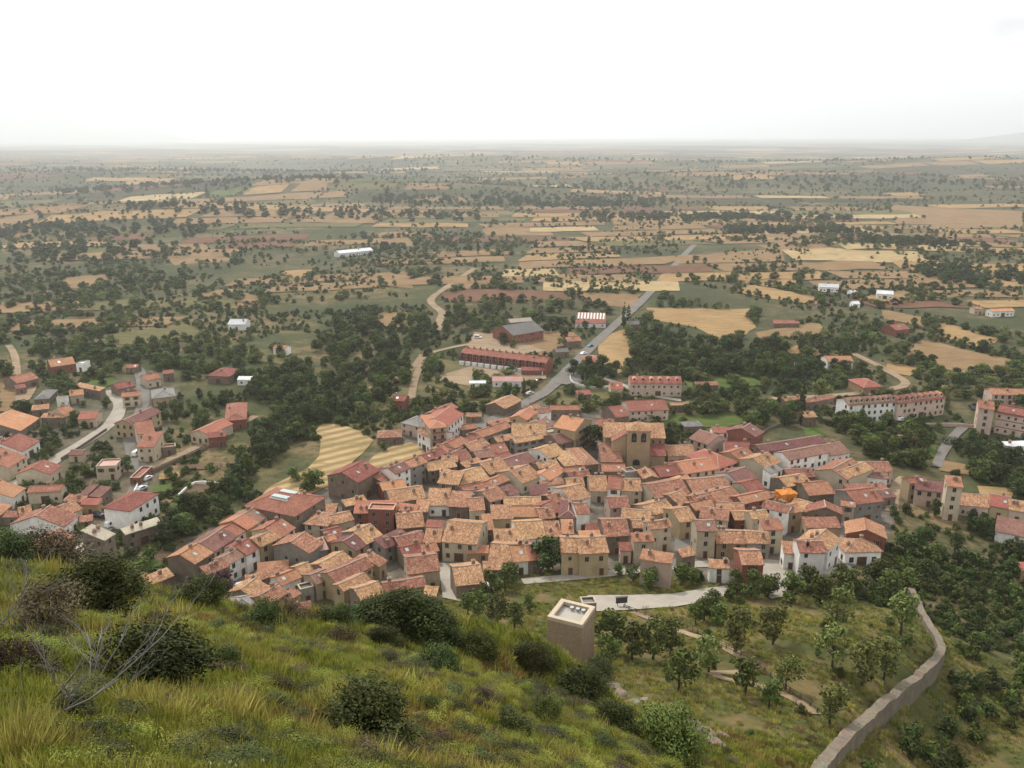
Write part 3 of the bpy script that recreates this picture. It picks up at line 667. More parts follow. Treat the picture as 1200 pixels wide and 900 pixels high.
        if w >= d: R0, R1 = (-w/2+q,d/2,zR),(w/2-q+.01,d/2,zR)
        else: R0, R1 = (0,q,zR),(0,d-q,zR)
        if w >= d: fs = [(e[0],e[1],R1,R0),(e[1],e[2],R1),(e[2],e[3],R0,R1),(e[3],e[0],R0)]
        else: fs = [(e[0],e[1],R0),(e[1],e[2],R1,R0),(e[2],e[3],R1),(e[3],e[0],R0,R1)]
        for f in fs: rf.poly(f)
        for i in range(4): a, b = e[i], e[(i+1)%4]; rf.quad((a[0],a[1],a[2]-t_),(b[0],b[1],b[2]-t_),b,a)
        rf.poly([(x,y,z-t_) for x,y,z in e[::-1]])
        caps = True; cap.tube([R0,R1],[.14,.14],5)
        for i in range(4): cap.tube([e[i], R0 if ((i in (0,3)) if w >= d else (i in (0,1))) else R1],[.13,.13],5)
        rh = lambda x, y: zR - max(abs(y-d/2)-(d/2-q), abs(x)-(w/2-q), 0)*TANP
    else:
        body(hh+.5)
        for (a,b,c_,e_) in ((X0-.03,X1+.03,Y0-.03,.35),(X0-.03,X1+.03,d-.35,Y1+.03),(X0-.03,.35-w/2,.35,d-.35),(w/2-.35,X1+.03,.35,d-.35)): cap.box(a,b,c_,e_,hh+.35,hh+.56)
        caps = True; rf.box(-w/2+.36, w/2-.36, .36, d-.36, hh-.1, hh+.02)
        rh = lambda x, y: hh
    wl.build('wall', [WM], root); rf.build('roof', [RM], root)
    if caps: cap.build('ridge_cap' if style != 'f' else 'parapet_coping', [M['cap'] if roof in 'todb' or style == 'f' else RM], root)
    # openings on the sides that look towards the valley side of the slope
    if not nowin:
        vx, vy = -cx, -cyy
        wmi = random.choice([0,0,1,2,3]) if h > 4 else 2
        def row_of(p, q, ang, wid, dens, top, doors):
            n = max(1, int(wid/ (2.9 if dens > .8 else 3.6))); nst = max(1, round((top)/2.9))
            if wid < 2.2: return
            for s in range(nst):
                zf = top/nst*s
                for i in range(n):
                    f = (i+.5)/n + random.uniform(-.03,.03)
                    x, y = p[0]+(q[0]-p[0])*f, p[1]+(q[1]-p[1])*f
                    if s == 0 and doors and i == n//2 and top > 2.3:
                        obj('door', GATE if wid > 9 and top > 3.2 and random.random() < .4 else DOOR, root, (x, y, max(0.0, 0.0)), ang); continue
                    if random.random() > dens: continue
                    k = WIN[wmi]; hgt = (1.35,1.5,1.0,1.35)[wmi]
                    zz = zf + min(1.0, max(.25, top/nst-hgt-.55))
                    if zz + hgt > top-.15: continue
                    obj('window', k, root, (x, y, zz), ang)
        row_of((X0,Y0),(X1,Y0), 0, w, .88 if wall != 's' else .6, hh, True)
        if vx*(-ux)+vy*(-uy) > 6: row_of((X0,Y1),(X0,Y0), -pi/2, d, .4, hh, False)
        if vx*ux+vy*uy > 6: row_of((X1,Y0),(X1,Y1), pi/2, d, .4, hh, False)
    nch = random.choice([1,1,2]) if (h > 3.8 and style != 'f' and random.random() < .7) else 0; HREC.append((root, nch, w, d))
    if nch:
        for _ in range(nch):
            x, y = random.uniform(-.36,.36)*w, d*random.choice([.3,.55,.62]); obj('chimney', CHIM, root, (x, y, rh(x, y)+.1), 0)
    if h > 4.5 and random.random() < .3: x, y = random.uniform(-.4,.4)*w, d*.5; obj('aerial', AERIAL, root, (x, y, rh(x, y)-.05), random.uniform(0, 3))
    if style == 'g' and roof in 'rod' and random.random() < .45:
        x = random.uniform(-.3,.3)*w; y = d*.25; l = obj('roof_light', RLIGHT, root, (x, y, rh(x, y)+.0)); l.rotation_euler = (math.atan(TANP), 0, 0)
    return root, w, d, hh

HOUSES = '''
228,660.5,251,646,10.5,8,g,r,s;251,646,277,628,9.3,8,g,d,c;277,628,289.5,620.5,9,7.6,g,r,w;289.5,620.5,302,612.5,10,7.8,g,o,y;302,612.5,313.5,604,9,7.5,g,d,w;313.5,604,326.5,594.7,8,7.5,g,t,y
243,673,268,662.7,8.4,7,s,t,s;268.7,660.7,289,648.7,6.7,7,g,d,w;288.5,650.2,305.3,640.7,10,7,g,r,w;305.3,640.2,327,630,8.3,7.5,g,t,y;327.3,630,345.5,618.5,10.7,7,g,r,c
302,670,338,666,10,3,s,r,b;289,683,306,680,7,4,s,t,c;306.7,678.7,337,668.7,4,4,s,t,s;330,685.3,352.7,676,8.7,5,g,r,w;352.7,672.7,367,667,8,5,g,t,s;371,684,388.7,676.7,9.9,6,g,d,c
352,693,368,689,5,4,f,g,g;316,708,337,694,9,6,g,t,o;297,700,314,687,9,6,g,t,s;270,716,297,712,12,5,h,g,g;340,721,365,717,11,4,s,t,s;338,703,352,696,4,4,s,t,y
393,682,437,663,10.3,7,g,t,y;402.7,692.7,433,679,7,6,g,t,y;444,664,452.7,656.7,9.6,5,g,t,y;417,645.5,430,637.5,11,6,g,d,y;429.5,637,449,628,14,6,g,t,g;423,704,450,695,12,4,g,t,s
450.5,695,499,687.5,10,4,g,t,p;496,700,511,701,10,3,s,t,s;478.7,673,515,668.7,19,6.5,g,t,c;451,642.7,481.3,629.3,10.7,6,s,d,g;472.7,650.7,499,645,9,5,g,r,s;468,640,500,632,10,6,g,t,s
497,635,515.5,635.5,16,6,s,t,s;497,648,514,645,7,4,s,r,s;518,634,558.5,637.5,24,7,g,t,c;547,648,572,648,5,3,s,o,o;534.7,688,567,684.5,21,4.5,g,t,s
418.7,565,444,550.7,11.3,9,g,r,s;448.7,565.5,463,556,9,6,g,r,s;463,555.5,481,548,7,9,g,d,w;481,548,500,541,7,9,g,r,g;449,575,476,570,8.6,5,g,o,b;458,589,499,583,14,5,g,t,s
415,601,464,600,14,6,s,o,b;463,598,486,601,9,5,s,o,o;381,616,414,609,10,5,g,t,c;356.7,613.3,382.7,616,12,6,h,t,c;367,600,393,600,10,3,s,t,s;405,593,430,587,7,5,s,t,s
384,632,404,627,10,4,g,r,s;365,647,384,643,14,5,s,p,g;384,634,394,631,5,6,g,o,y;385,671,413,656,10,5,g,t,s;466,619,497,616,16,5,g,t,s;499,617,518,618,8,5,s,r,c
501,592,526,592,20,4.5,s,t,w;526,593,549,594,18,5,s,t,s;487,599,501,599,14,5,s,t,s;550.7,598,568,597,14,5,g,t,c;552,621,566,620,10,3,s,d,y;502,552,535,546,9,6,g,t,s;513,566,537,568,16,6,s,t,s
539,568,573,560,13,5,g,t,g;515,555,526,555,4,5,f,b,w;542.7,537,552,534.7,8,4,g,t,y;517,541,536,541,7,6,g,t,s;500,540,524,531,6,6,g,r,s;524,531,533,525,6,6,g,r,s;533,525,548.7,517,6,7,g,r,p
497,485,512,488,13,4,x,r,b;470,495,492,500,9,6,h,g,p;500,496,512,497,7,8,f,w,w;442,513,470,512,8,3,h,t,s;457,469,474,470,6,5,g,r,b;591,478.7,610.7,469,6.7,4,g,t,s;546,488,564,488,4,3,g,t,s
541,504,558.7,501,5,5,g,r,s;563,512.7,600,500,6,5,g,r,g;575,499,603,493,5,4,s,t,s;617,492,629,483,5,6,g,o,y;622,480,633,477,4,6,g,r,c;632,484,646,482,5,5,g,t,w;645,480,678.7,480,5,5,g,r,s
640,502,651,497,8,5,g,d,c;600,511,640,511,15,5,g,t,s;604,519,638,513,5,6,g,t,g;583,518,604,514,6,5,g,t,s;643,508,658,505,5,6,f,b,c;655,520,677,515,10,7,g,d,s;642.7,537,662.7,530.7,11,6,g,t,w
540,523,548,520,7,5,g,t,s;549,520,566,515,6,5,g,r,s;553,529,575,522,8,5,g,t,s;560,537,580,533,8,5,g,d,s;577,531,596,528,9,5,g,r,c;540,541,552,536,10,5,g,t,s;577,541,600,534,5,5,g,r,s
574,556,598,549,13,5,g,t,g;598,549,628,539.5,10,5,g,d,s;546,548,566,542,6,5,s,t,s;612,566,634,558,14,5,g,t,c;644,562.7,662.7,551,7,5,g,o,w;632,549,655,545,6,6,g,t,s;636,570,662,566,6,3,s,t,w
622,580,643,579,12,3,s,d,s;577,570,597,562,6,5,g,r,s;593,582.5,609,577,10,5,s,d,w;574,588,593,582.5,12,6,g,t,g;545,577,576,570,6,5,g,r,s;546,583,563,581,8,5,g,d,s;591,591,634,590,8,5,g,t,s
601,605,632,605,12,5,g,r,s;577,608,601,607,16,4,s,t,y;569,621,579,620,18,4,s,r,s;580,635,604,634,15,5,s,t,s;606,632,639,630,20,5,g,t,w;639,629,658,628,18,5,s,t,s;659,625,672,625,16,5,s,o,w
633,608,651,606,12,5,g,t,s;573,657,602,658.5,20,5,g,t,w;602.3,658.5,619,657,18,5,g,r,w;619.3,657,633,655,17,5,g,o,s;567,668,590,667,9,4,s,t,s;658,647.5,679,647.5,17,8,g,t,y;679.3,649.5,713,647.5,18,8,g,t,y
655,606,676,607,14,5,h,d,g;676,602,691,601,12,7,g,t,w;668,587,692,582,15,4,g,t,w;648,590,662,586,9,5,g,t,s;647,603,660,596,10,5,g,r,s;665,570,685,569,9,5,g,t,s;668,560,692,557,6,5,g,t,s
692,575,712,575,17,5,g,t,c;662,546,682,544,12,5,h,t,s;683,545,701,543,13,5,h,t,s;663,555,687,553,6,5,g,r,s;705,541,729,541,22,6,s,t,s;700,499,720,499,8,7,g,r,p;738,482,783.5,480,12,6,g,r,p
722,489,737,487,12,4,g,r,s;716,456,730,456,8,4,g,o,c;816,452,842,451,4,4,g,t,s;786,475,808,474,3,3,g,t,s;803,500,824,499,6,3,h,g,s;808,513.5,830,521,10,6,g,d,p;836,507,864.5,507,6,6,g,o,w
864.5,508,887,510,8,6,g,o,b;885,512,895,506,10,7,g,d,b;783,534,815,533,12,5,g,t,p;803,555,842,549,13,6,g,o,p;842,549,866,541,14,6,h,o,p;774,559,800,555.5,11,5,g,r,s;755,561,772,560,12,5,x,t,s
797,572,815,566,9,4,g,o,s;812,577,858,573,15,4,g,t,s;822,596,870,584,14,4,g,t,s;770,584,808,577,16,6,g,t,c;796,592,812,586,12,5,g,t,s;812,592,838,590,9,5,g,r,s;728,606,762,609,10,5,g,t,s
762,604,790,597,12,5,g,t,p;715,595,738,594,12,6,g,t,p;712,572,727,573,14,7,g,r,w;728,575,752,575,14,6,g,t,c;706,552,733,552,8,5,g,r,s;734,555,746,553,6,5,f,g,g;709,628,738,627,19,7,g,t,s
742,618,762,618,8,7,g,t,s;762,620,787,617,8,9,g,t,c;743,635,766,634,10,8,s,r,c;727,645,740,645,5,4,s,r,p;689,622,704,621,7,5,s,r,p;680,631,704,630,6,5,s,o,s;797,612,816,609,15,7,g,t,y
800,653,815,650,9,4,s,t,s;817,622,839,622,12,10,g,d,c;840,636,875,637,14,5.5,g,t,o;876,636,902,637,13,6,g,t,g;896,621,918,620,12,9,s,r,c;882,608,902,606,8,7,g,t,c;861,609,881,608,9,4,g,t,b
840,597,872,599,9,5,g,t,s;820,606,853,610,12,6,g,t,c;815,598,838,593,8,5,g,r,s;870.7,590,905,582.7,8,6,g,r,b;878,576,896,571.5,10,6,g,r,c;866,566,887,559,12,6,g,d,w;896,548,914,541,11,8,g,t,c
903,555,917,550,6,7,s,g,w;868,540,886,534,10,7,g,r,y;851,529,880,530,12,6,g,r,p;1014,552,1046,552,11,6,g,t,p;1016,558,1040,561,6,4,g,d,w;992,573,1040,573,6,4,s,t,s;1022,585,1050,582,9,3,g,d,s
1003,590.5,1035,587,15,8,g,r,g;986,592,1002,594,6,7,g,r,c;948,580,978,578,14,5,g,r,s;925,560,956,558,10,5,g,t,s;922,570,950,565,10,5,g,t,s;947,599,987,603,12,6,x,t,s;945,618,985,618,12,5,s,t,y
925,594,947,600,10,5,g,t,s;893,594,922,601,8,9,g,t,w;922,601,940,599,9,8,g,t,o;919,648,937,649,14,6,s,t,w;937.5,647,967,648,13,9,g,t,w;970.7,644.7,985,632.7,12,8,g,t,w;991,647,1033,646,14,5,h,t,w
870,661,895,661,16,7,g,t,b;1073,573,1107,577,12,7,s,d,p;1066,566,1086,565,6,8,g,r,y;1124,591,1159,594,14,4,g,t,p;1160,592,1183,596,13,5,g,o,y;1183,597,1203,600,12,5,g,t,p;1166.7,622,1206,630,18,4,s,d,w
1197,668,1220,668,8,6,s,o,o;1012,454,1035,453,9,4,h,o,o;1147,478,1165,480,9,13,g,r,p;1163,462,1206,463,7,6,g,r,p;1058,514,1076,514,4,3,h,o,o;1180,523,1206,522,4,4,s,w,w;934,427,956,427,3,3,g,w,w
970,424,1000,424,7,4,g,r,w;943,489,957,488,6,5,g,t,s;945,472,978,466,4,4,g,t,s;920,470,944,467,2,4,g,r,s;611,434,639,434,4,3,s,r,b;598,378,624,376,4,5,g,b,s;577,447,611,447,6,3,g,p,w
550,449,569,449,3,2.5,g,w,w;690,425,708,424,7,4,h,o,c;652,413,667,412,4,3,g,g,s;665,400,681,399,5,4,g,r,s;677,463,693,462,5,3,s,r,s;735,380,750,380,4,4,g,g,s;675,379,710,379,4,3,s,r,w
960,336,983,337,4,4,g,w,w;1028,344,1047,345,4,4,g,w,w;997,343,1004,343,3,4,g,w,w;1050,387,1066,385,6,4,g,r,b;1142,362,1152,362,3,4,g,r,c;1163,365,1189,364,3,4,g,o,w;907,379,937,379,4,3,g,r,s;1000,356,1008,356,3,3,g,w,w
267,380,287,380,6,4,g,w,w;320,408,334,409,4,4,g,r,w;398,297,437,293,3,4,g,w,w;60,430,88,426,8,4,g,r,b;89,427,98,427,5,4,f,w,w;20,449,45,443,7,4,g,r,s;19,456,31,454,4,3,s,r,s;40,468,57,467,8,3,h,g,s
37,481,57,479,6,3,s,t,s;24,505,46,490,10,3,g,o,s;82,464,98,462,6,4,g,r,c;66,468,79,467,3,4,f,w,w;88,452,117,458,3,4,s,t,s;77,488,91,484,9,5,g,r,c;91.5,491,112,490,8,4,g,o,c;48,489,75,489,3,4,s,t,s
138,456,158,452,6,4,g,r,s;143,465,164,463,5,6,g,r,c;134,496,156,498,18,7,x,d,y;160,524,180,524,18,7,s,r,c;161,509,181,506,14,8,g,r,c;171,446,188,443,6,4,g,r,c;191,438,203,437,4,4,g,r,s
147,431,160,431,4,3,g,r,s;179,467,205,464,9,4,h,g,y;243,440,268,441,9,4,h,r,s;278,445,296,445,4,3,s,w,w;223,507,244,510,16,5,x,o,c;244,513,264,511,6,5,s,r,b;264,493,288,491,14,5,h,r,b;190,526,206,524,5,3,f,t,s
25,529,46,517,9,5,g,r,w;9,548,31,535,11,6,g,r,c;58,556,72,546,7,4,g,r,c;80,533,97,533,6,3,g,d,c;152,561,164,561,15,2.6,f,r,b;32,577,71,575,7,5,g,r,c;14,583,29,572,9,5,g,r,w;-6,570,6,564,6,5,g,r,w
94,579,103,580,12,3,s,d,s;105,581,117,583,12,3,s,d,s;75,586,96,588,5,4,s,t,s;95,591,115,591,7,4,s,o,o;24,606,38,603,11,4,g,t,c;3,606,23,606,4,3,s,t,s;0,604,14,592,9,3,s,r,s;36,614,58,613,12,4,g,t,s
74,617,91,604,12,5,g,t,w;80,602,96,596,9,5,g,t,c;93,612,108,610,6,2.5,s,t,s;66.7,640,86.7,627,8,8,g,t,o;152,598.7,185,578.7,8,8,h,r,w;147,626,188.7,612.7,6,6,s,b,s;160,688,176,680,8,4,g,t,w;178,684,203,674,9,4,s,t,s
'''
for ln in HOUSES.split():
    for e in ln.split(';'):
        q = e.split(','); house(*[float(v) for v in q[:6]], *q[6:])

# ------------------------------------------------------------------ particular buildings
def H(spec, label, kind='house', **kw):
    q = spec.split(','); return house(*[float(v) for v in q[:6]], *q[6:], kind=kind, label=label, **kw)
def local_windows(root, x0, x1, y, z, n, ang=0, mesh=1, sz=None):
    for i in range(n):
        o = obj('window', WIN[mesh], root, (x0+(x1-x0)*(i+.5)/n, y, z), ang)
        if sz: o.scale = sz
# square house with a glazed roof light
rt, w, d, h = H('345.3,604.7,380.7,582.7,12,8,h,r,s', 'large square stone house with maroon pyramid roof and central glazed roof light', depth=19)
m = MB(); q = min(w, d)/2; zt = h + q*TANP + .1; s = 3.0; zb = zt - s*TANP
m.box(-s-.25, s+.25, d/2-s-.25, d/2+s+.25, zb-.5, zb+.25, 1); m.box(-s, s, d/2-s, d/2+s, zb+.25, zb+.75, 0); m.build('roof_light', [M['skyl'], M['white']], rt)
# grey workshop
rt, w, d, h = H('320,639.5,362,648,17,6.5,x,t,g', 'grey rendered gabled workshop with patchy tile roof below the square house', nowin=True)
local_windows(rt, -w*.3, w*.3, .02, 3.0, 2, 0, 2); obj('door', GATE, rt, (-w*.25, .02, 0), 0)
H('431,598,461,599,9,8.2,f,o,b', 'raised red brick upper storey on the orange flat-roofed house', 'house')
# balconied corner block of flats
rt, w, d, h = H('504,502,523,500,11,11,h,o,c', 'four-storey cream corner block with red balconies and bright orange roof', 'apartment block')
for s in range(3):
    m = MB(); z = 2.9*(s+1); m.box(-w*.4, w*.4, -1.1, 0.0, z-.15, z, 0); m.box(-w*.4, w*.4, -1.1, -1.04, z, z+.95, 1); m.build('balcony', [M['conc'], M['wb']], rt)
H('525,498.7,542.7,485,8,10,g,o,w', 'four-storey white wing with orange roof behind the balconied corner block', 'apartment block')
H('489,505,504,513,8,7,g,t,w', 'low white wing with tan tile roof beside the balconied corner block', 'apartment block')
# yellow block
rt, w, d, h = H('674,505,694,493,13,10,x,o,y', 'yellow gable-fronted block with dark balconies and bright orange roof', 'apartment block', depth=9.5)
for s in range(3):
    m = MB(); z = 2.9*(s+.9); m.box(-w*.3, w*.3, -.9, 0.0, z-.12, z, 0); m.box(-w*.3, w*.3, -.9, -.85, z, z+.95, 0); m.build('balcony', [M['iron']], rt)
# long school
H('925,539,972,530,9,8,g,d,w', 'long white-walled school wing with maroon tile roof and row windows', 'school wing')
H('973,534,996,530,12,7,g,d,w', 'short white end wing of the school with maroon tile roof', 'school wing')
H('893,530,968,518,8,8,g,d,s', 'long rear school wing with maroon tile roof and stone walls', 'school wing')
# courtyard building
H('969,553,991,561,14,6,x,t,c', 'cream gable-fronted end of the courtyard building with brown tile roof')
H('992,562,1015,549,12,6,g,t,c', 'cream side wing of the courtyard building with deep brown tile roof')
# red-roofed gabled house
H('992,625,1038,631,18,7,x,r,b', 'large gabled house of orange brick with rose tile roof by the hedge')
rt, w, d, h = H('750.7,655,786,660.7,11,7.5,s,r,p', 'salmon-fronted house with rose lean-to roof beside the footpath', nowin=True)
H('832,665,855,666,6,4.5,s,t,w', 'small white annex with tan tile roof among the shrubs')
H('1110,569,1128,571,12,12,s,r,c', 'tall cream townhouse with rose lean-to roof above the green slope')
H('122,633,134,625.5,11,9,s,b,s', 'square stone house with pale sheet roof above the curving lane')
rt, w, d, h = H('112,548,136,547,10,5,f,p,c', 'cream house with flat pink terrace and white parapet')
rt, w, d, h = H('738.7,449,799,449.5,8,6.5,g,o,p', 'pinkish row of houses with long orange roof beside the dark hedge', 'row house')
m0 = MB(); m0.box(-.9,.9,-1.2,1.2,-.8,.7,0); m0.poly([(-1.05,-1.35,.7),(1.05,-1.35,.7),(0,-1.35,1.35)],1); m0.quad((-1.05,-1.35,.7),(0,-1.35,1.35),(0,1.8,1.35),(-1.05,1.8,.7),1); m0.quad((0,-1.35,1.35),(1.05,-1.35,.7),(1.05,1.8,.7),(0,1.8,1.35),1); m0.quad((-.5,-1.22,-.1),(.5,-1.22,-.1),(.5,-1.22,.6),(-.5,-1.22,.6),2)
def dormers(rt, w, d, h, n, roofm, wallm, yf=.22):
    me = m0.mesh('dormer', [wallm, roofm, M['glass']])
    for i in range(n): obj('dormer', me, rt, (-w/2+w*(i+.5)/n, d*yf, h+d*yf*TANP+.3))
dormers(rt, w, d, h, 6, M['ro'], M['wp'])
rt, w, d, h = H('995,475,1051,470.7,8,8.5,g,d,w', 'long white row house with dark tile roof and cream dormers', 'row house'); dormers(rt, w, d, h, 9, M['rd'], M['wc'])
rt, w, d, h = H('1052,473,1108,466,8,8,g,r,p', 'long pinkish row house with rose tile roof adjoining the white row', 'row house'); dormers(rt, w, d, h, 8, M['rr'], M['wp'])
rt, w, d, h = H('1168,483,1206,490,10,9,g,r,p', 'tall pink apartment block with brick string courses and rose roof', 'apartment block')
for s in range(4):
    m = MB(); m.box(-w/2-.04, w/2+.04, -.07, .06, 3.2*(s+.85), 3.2*(s+.85)+.35); m.build('string_course', [M['wb']], rt)
# brick terrace row
rt, w, d, h = H('540,413,640,425,6,6.5,g,r,b', 'long brick terrace row with rose roof and white ground-floor porches', 'terrace row', nowin=True)
nb = 13; m = MB()
for i in range(nb+1): x = -w/2+w*i/nb; m.box(x-.3, x+.3, -1.5, .02, -.6, h-.15, 0)
m.build('party_wall', [M['wb']], rt)
m = MB()
for i in range(nb): x = -w/2+w*(i+.5)/nb; m.box(x-w/nb*.36, x+w/nb*.36, -3.2, -1.5, -.4, 2.4, 0)
m.build('porch', [M['white']], rt)
for i in range(nb):
    x = -w/2+w*(i+.5)/nb
    for zz in (3.2, 4.9): obj('window', WIN[1], rt, (x-.9, 0.0, zz-.2)); obj('window', WIN[1], rt, (x+.9, 0.0, zz-.2))
    obj('chimney', CHIM, rt, (x, d*.5, h+d/2*TANP+.1))
# school hall and hotel
rt, w, d, h = H('601,393,637,387,9,6,g,g,b', 'brick school hall with grey sheet roof beside tan field', 'school hall', depth=21)
rt, w, d, h = H('676,373,709,374,7,4.5,g,r,w', 'roadside building with red and white striped roof', 'building')
m = MB()
for i in range(9): x = -w/2+w*(i+.5)/9; m.quad((x-w/36,-.4,h-.0),(x+w/36,-.4,h-.0),(x+w/36,d/2,h+d/2*TANP+.17),(x-w/36,d/2,h+d/2*TANP+.17))
m.build('roof_stripe', [M['white']], rt)
# orange netting on a building site
a = house(914,588,934,585,10,5,'g','t','w', label='old house under repair wrapped in bright orange safety netting', extra=None)
rt, w, d, h = a
m = MB(); m.box(-w*.5, w*.42, -.7, d*.45, 1.5, h+2.6, 0); me = m.mesh('x', [M['tarp']])
import bmesh
bm = bmesh.new(); bm.from_mesh(me); bmesh.ops.subdivide_edges(bm, edges=bm.edges[:], cuts=7, use_grid_fill=True)
for v in bm.verts: v.co += Vector((mnoise.noise(v.co*.9), mnoise.noise(v.co*.9+Vector((9,0,0))), mnoise.noise(v.co*.7+Vector((0,5,0)))))*.55
bm.to_mesh(me); bm.free(); obj('safety_netting', me, rt)

# church: nave, belfry tower, side aisle, left transept
xc, yc, zc = gp(747, 552); rzc = radians(-3)
ch = thing('church', 'ochre stone church with square belfry tower and tiled nave roof', 'church', (xc, yc, zc), rzc); FOOT.append((xc, yc, cos(rzc), sin(rzc), -sin(rzc), cos(rzc), 26, 30))
M['och'] = mat_wall('church_stone', (0.40, 0.30, 0.19), (0.33, 0.24, 0.15), 0.25)
m = MB(); tw = 8.4
for (p, q) in (((-tw/2,0),(tw/2,0)), ((tw/2,0),(tw/2,7.6)), ((tw/2,7.6),(-tw/2,7.6)), ((-tw/2,7.6),(-tw/2,0))): m.quad((*p,-1),(*q,-1),(*q,16.2),(*p,16.2))
m.build('tower', [M['och']], ch)
m = MB(); m.poly([(-tw/2-.4,-.4,16.0),(tw/2+.4,-.4,16.0),(0,3.8,18.3)]); m.poly([(tw/2+.4,-.4,16.0),(tw/2+.4,8,16.0),(0,3.8,18.3)]); m.poly([(tw/2+.4,8,16.0),(-tw/2-.4,8,16.0),(0,3.8,18.3)]); m.poly([(-tw/2-.4,8,16.0),(-tw/2-.4,-.4,16.0),(0,3.8,18.3)])
m.box(-tw/2-.35, tw/2+.35, -.35, 7.95, 15.6, 15.98, 1); m.build('tower_roof', [M['rt'], M['och']], ch)
def arch(w, h, dep, mats, name, parent, loc, ang=0):
    m = MB(); pts = [(-w/2,-.03,0),(w/2,-.03,0)] + [(w/2*cos(a), -.03, h-w/2+w/2*sin(a)) for a in np.linspace(0, pi, 9)]
    m.poly(pts, 0); o2 = [(x*1.3, -.06, z*1.06) for x, y, z in pts[2:]]
    for i in range(len(o2)-1): m.quad(pts[2+i+1], pts[2+i], o2[i], o2[i+1], 1)
    o = m.build(name, mats, parent, False, loc, ang); return o
for sx in (-1.75, 1.75):
    b = arch(1.9, 3.6, .1, [M['glass'], M['och']], 'belfry_opening', ch, (sx, 0, 11.4))
    m = MB(); m.tube([(0,-.1,1.9),(0,-.1,1.75),(0,-.1,1.1),(0,-.1,.95)],[.15,.35,.5,.65],10); m.build('bell', [M['iron']], b, True)
arch(2.6, 2.4, .1, [M['glass'], M['och']], 'round_window', ch, (-.6, 0, 2.2))
m = MB(); m.box(-12, 10.5, 7.7, 24, -1, 10.5); m.poly([(10.5,7.7,10.5),(10.5,24,10.5),(10.5,15.85,13.5)]); m.poly([(-12,24,10.5),(-12,7.7,10.5),(-12,15.85,13.5)]); m.build('nave', [M['och']], ch)
m = MB(); slab(m, (-12.4,7.2,10.5),(10.9,7.2,10.5),(-12.4,15.85,13.75),(10.9,15.85,13.75), 10, 4, .25, .1, 3.3); slab(m, (10.9,24.5,10.5),(-12.4,24.5,10.5),(10.9,15.85,13.75),(-12.4,15.85,13.75), 10, 4, .25, .1, 5.3); m.build('nave_roof', [M['rt']], ch)
m = MB(); m.box(4.25, 10, 1, 7.65, -1, 6); m.build('aisle', [M['och']], ch); m = MB(); slab(m, (4.3,.5,6.05),(10.5,.5,6.05),(4.3,7.65,8.2),(10.5,7.65,8.2), 5, 4, .2, .08, 8.8); m.build('aisle_roof', [M['rr']], ch)
m = MB(); m.box(-9.5, -4.25, 2, 7.65, -1, 11); m.poly([(-9.5,2,11),(-4.25,2,11),(-4.25,2,14)]); m.poly([(-9.5,7.65,11),(-4.25,7.65,14),(-4.25,7.65,11)]); m.build('transept', [M['och']], ch)
m = MB(); slab(m, (-9.9,7.6,10.85),(-9.9,1.7,10.85),(-4.27,7.6,14.1),(-4.27,1.7,14.1), 5, 5, .2, .05, 2.2); m.build('transept_roof', [M['rt']], ch)
local_windows(ch, -11, -5, 7.69, 7.6, 2, 0, 2); local_windows(ch, 5, 10, 7.69, 8.4, 2, 0, 2)

# flat-topped stone tower on the slope
zt_ = tz(*onz(662, 770, 30)) + 8.6
A = Vector((*onz(642, 722, zt_), 0)); B = Vector((*onz(682, 732, zt_), 0)); w = (B-A).length; u = (B-A)/w; nn = Vector((-u.y, u.x, 0)); dp = abs((Vector((*onz(652, 702, zt_), 0))-A).dot(nn)); dp = min(max(dp, 6.5), 11)
mid = (A+B)/2; zb_ = min(tz(*(mid+nn*dp*k+u*w*s)[:2]) for k in (0, 1) for s in (-.5, .5)) - .8; rzt = atan2(u.y, u.x); Ht = zt_-zb_
twr = thing('stone_tower', 'flat-topped square stone tower with pale parapet above the orchard', 'tower', (mid.x, mid.y, zb_), rzt); FOOT.append((mid.x, mid.y, u.x, u.y, nn.x, nn.y, w, dp))
t = NT('tower_stone', 0.95, 0.1); v = t.objc(); br = t.n('ShaderNodeTexBrick'); br.inputs['Scale'].default_value = 1.0; br.inputs['Brick Width'].default_value = .62; br.inputs['Row Height'].default_value = .3; br.inputs['Mortar Size'].default_value = .025
br.inputs['Color1'].default_value = (.37,.27,.18,1); br.inputs['Color2'].default_value = (.29,.205,.135,1); br.inputs['Mortar'].default_value = (.24,.18,.125,1)
sx_ = t.n('ShaderNodeSeparateXYZ'); t.l(v, sx_.inputs[0]); cb = t.n('ShaderNodeCombineXYZ'); t.l(t.math('ADD', sx_.outputs[0], sx_.outputs[1]), cb.inputs[0]); t.l(sx_.outputs[2], cb.inputs[1]); t.l(cb.outputs[0], br.inputs['Vector'])
M['tower'] = t.out(t.mix(t.math('MULTIPLY', t.noise(v, .5, 4), .5), br.outputs['Color'], (.17,.125,.085))); t.bump(br.outputs['Fac'], .5, .05)
m = MB()
for (p, q) in (((-w/2,0),(w/2,0)), ((w/2,0),(w/2,dp)), ((w/2,dp),(-w/2,dp)), ((-w/2,dp),(-w/2,0))):
    k = .035; m.quad((p[0]*(1+k),p[1]+(p[1]-dp/2)*k,0),(q[0]*(1+k),q[1]+(q[1]-dp/2)*k,0),(*q,Ht-.5),(*p,Ht-.5))
m.build('wall', [M['tower']], twr)
m = MB(); e = .75; g_ = .08
m.box(-w/2-g_, w/2+g_, -g_, e, Ht-.7, Ht); m.box(-w/2-g_, w/2+g_, dp-e, dp+g_, Ht-.7, Ht); m.box(-w/2-g_, -w/2+e, e, dp-e, Ht-.7, Ht); m.box(w/2-e, w/2+g_, e, dp-e, Ht-.7, Ht); m.build('parapet', [plain('pale_stone', (.50,.41,.30), .9)], twr)
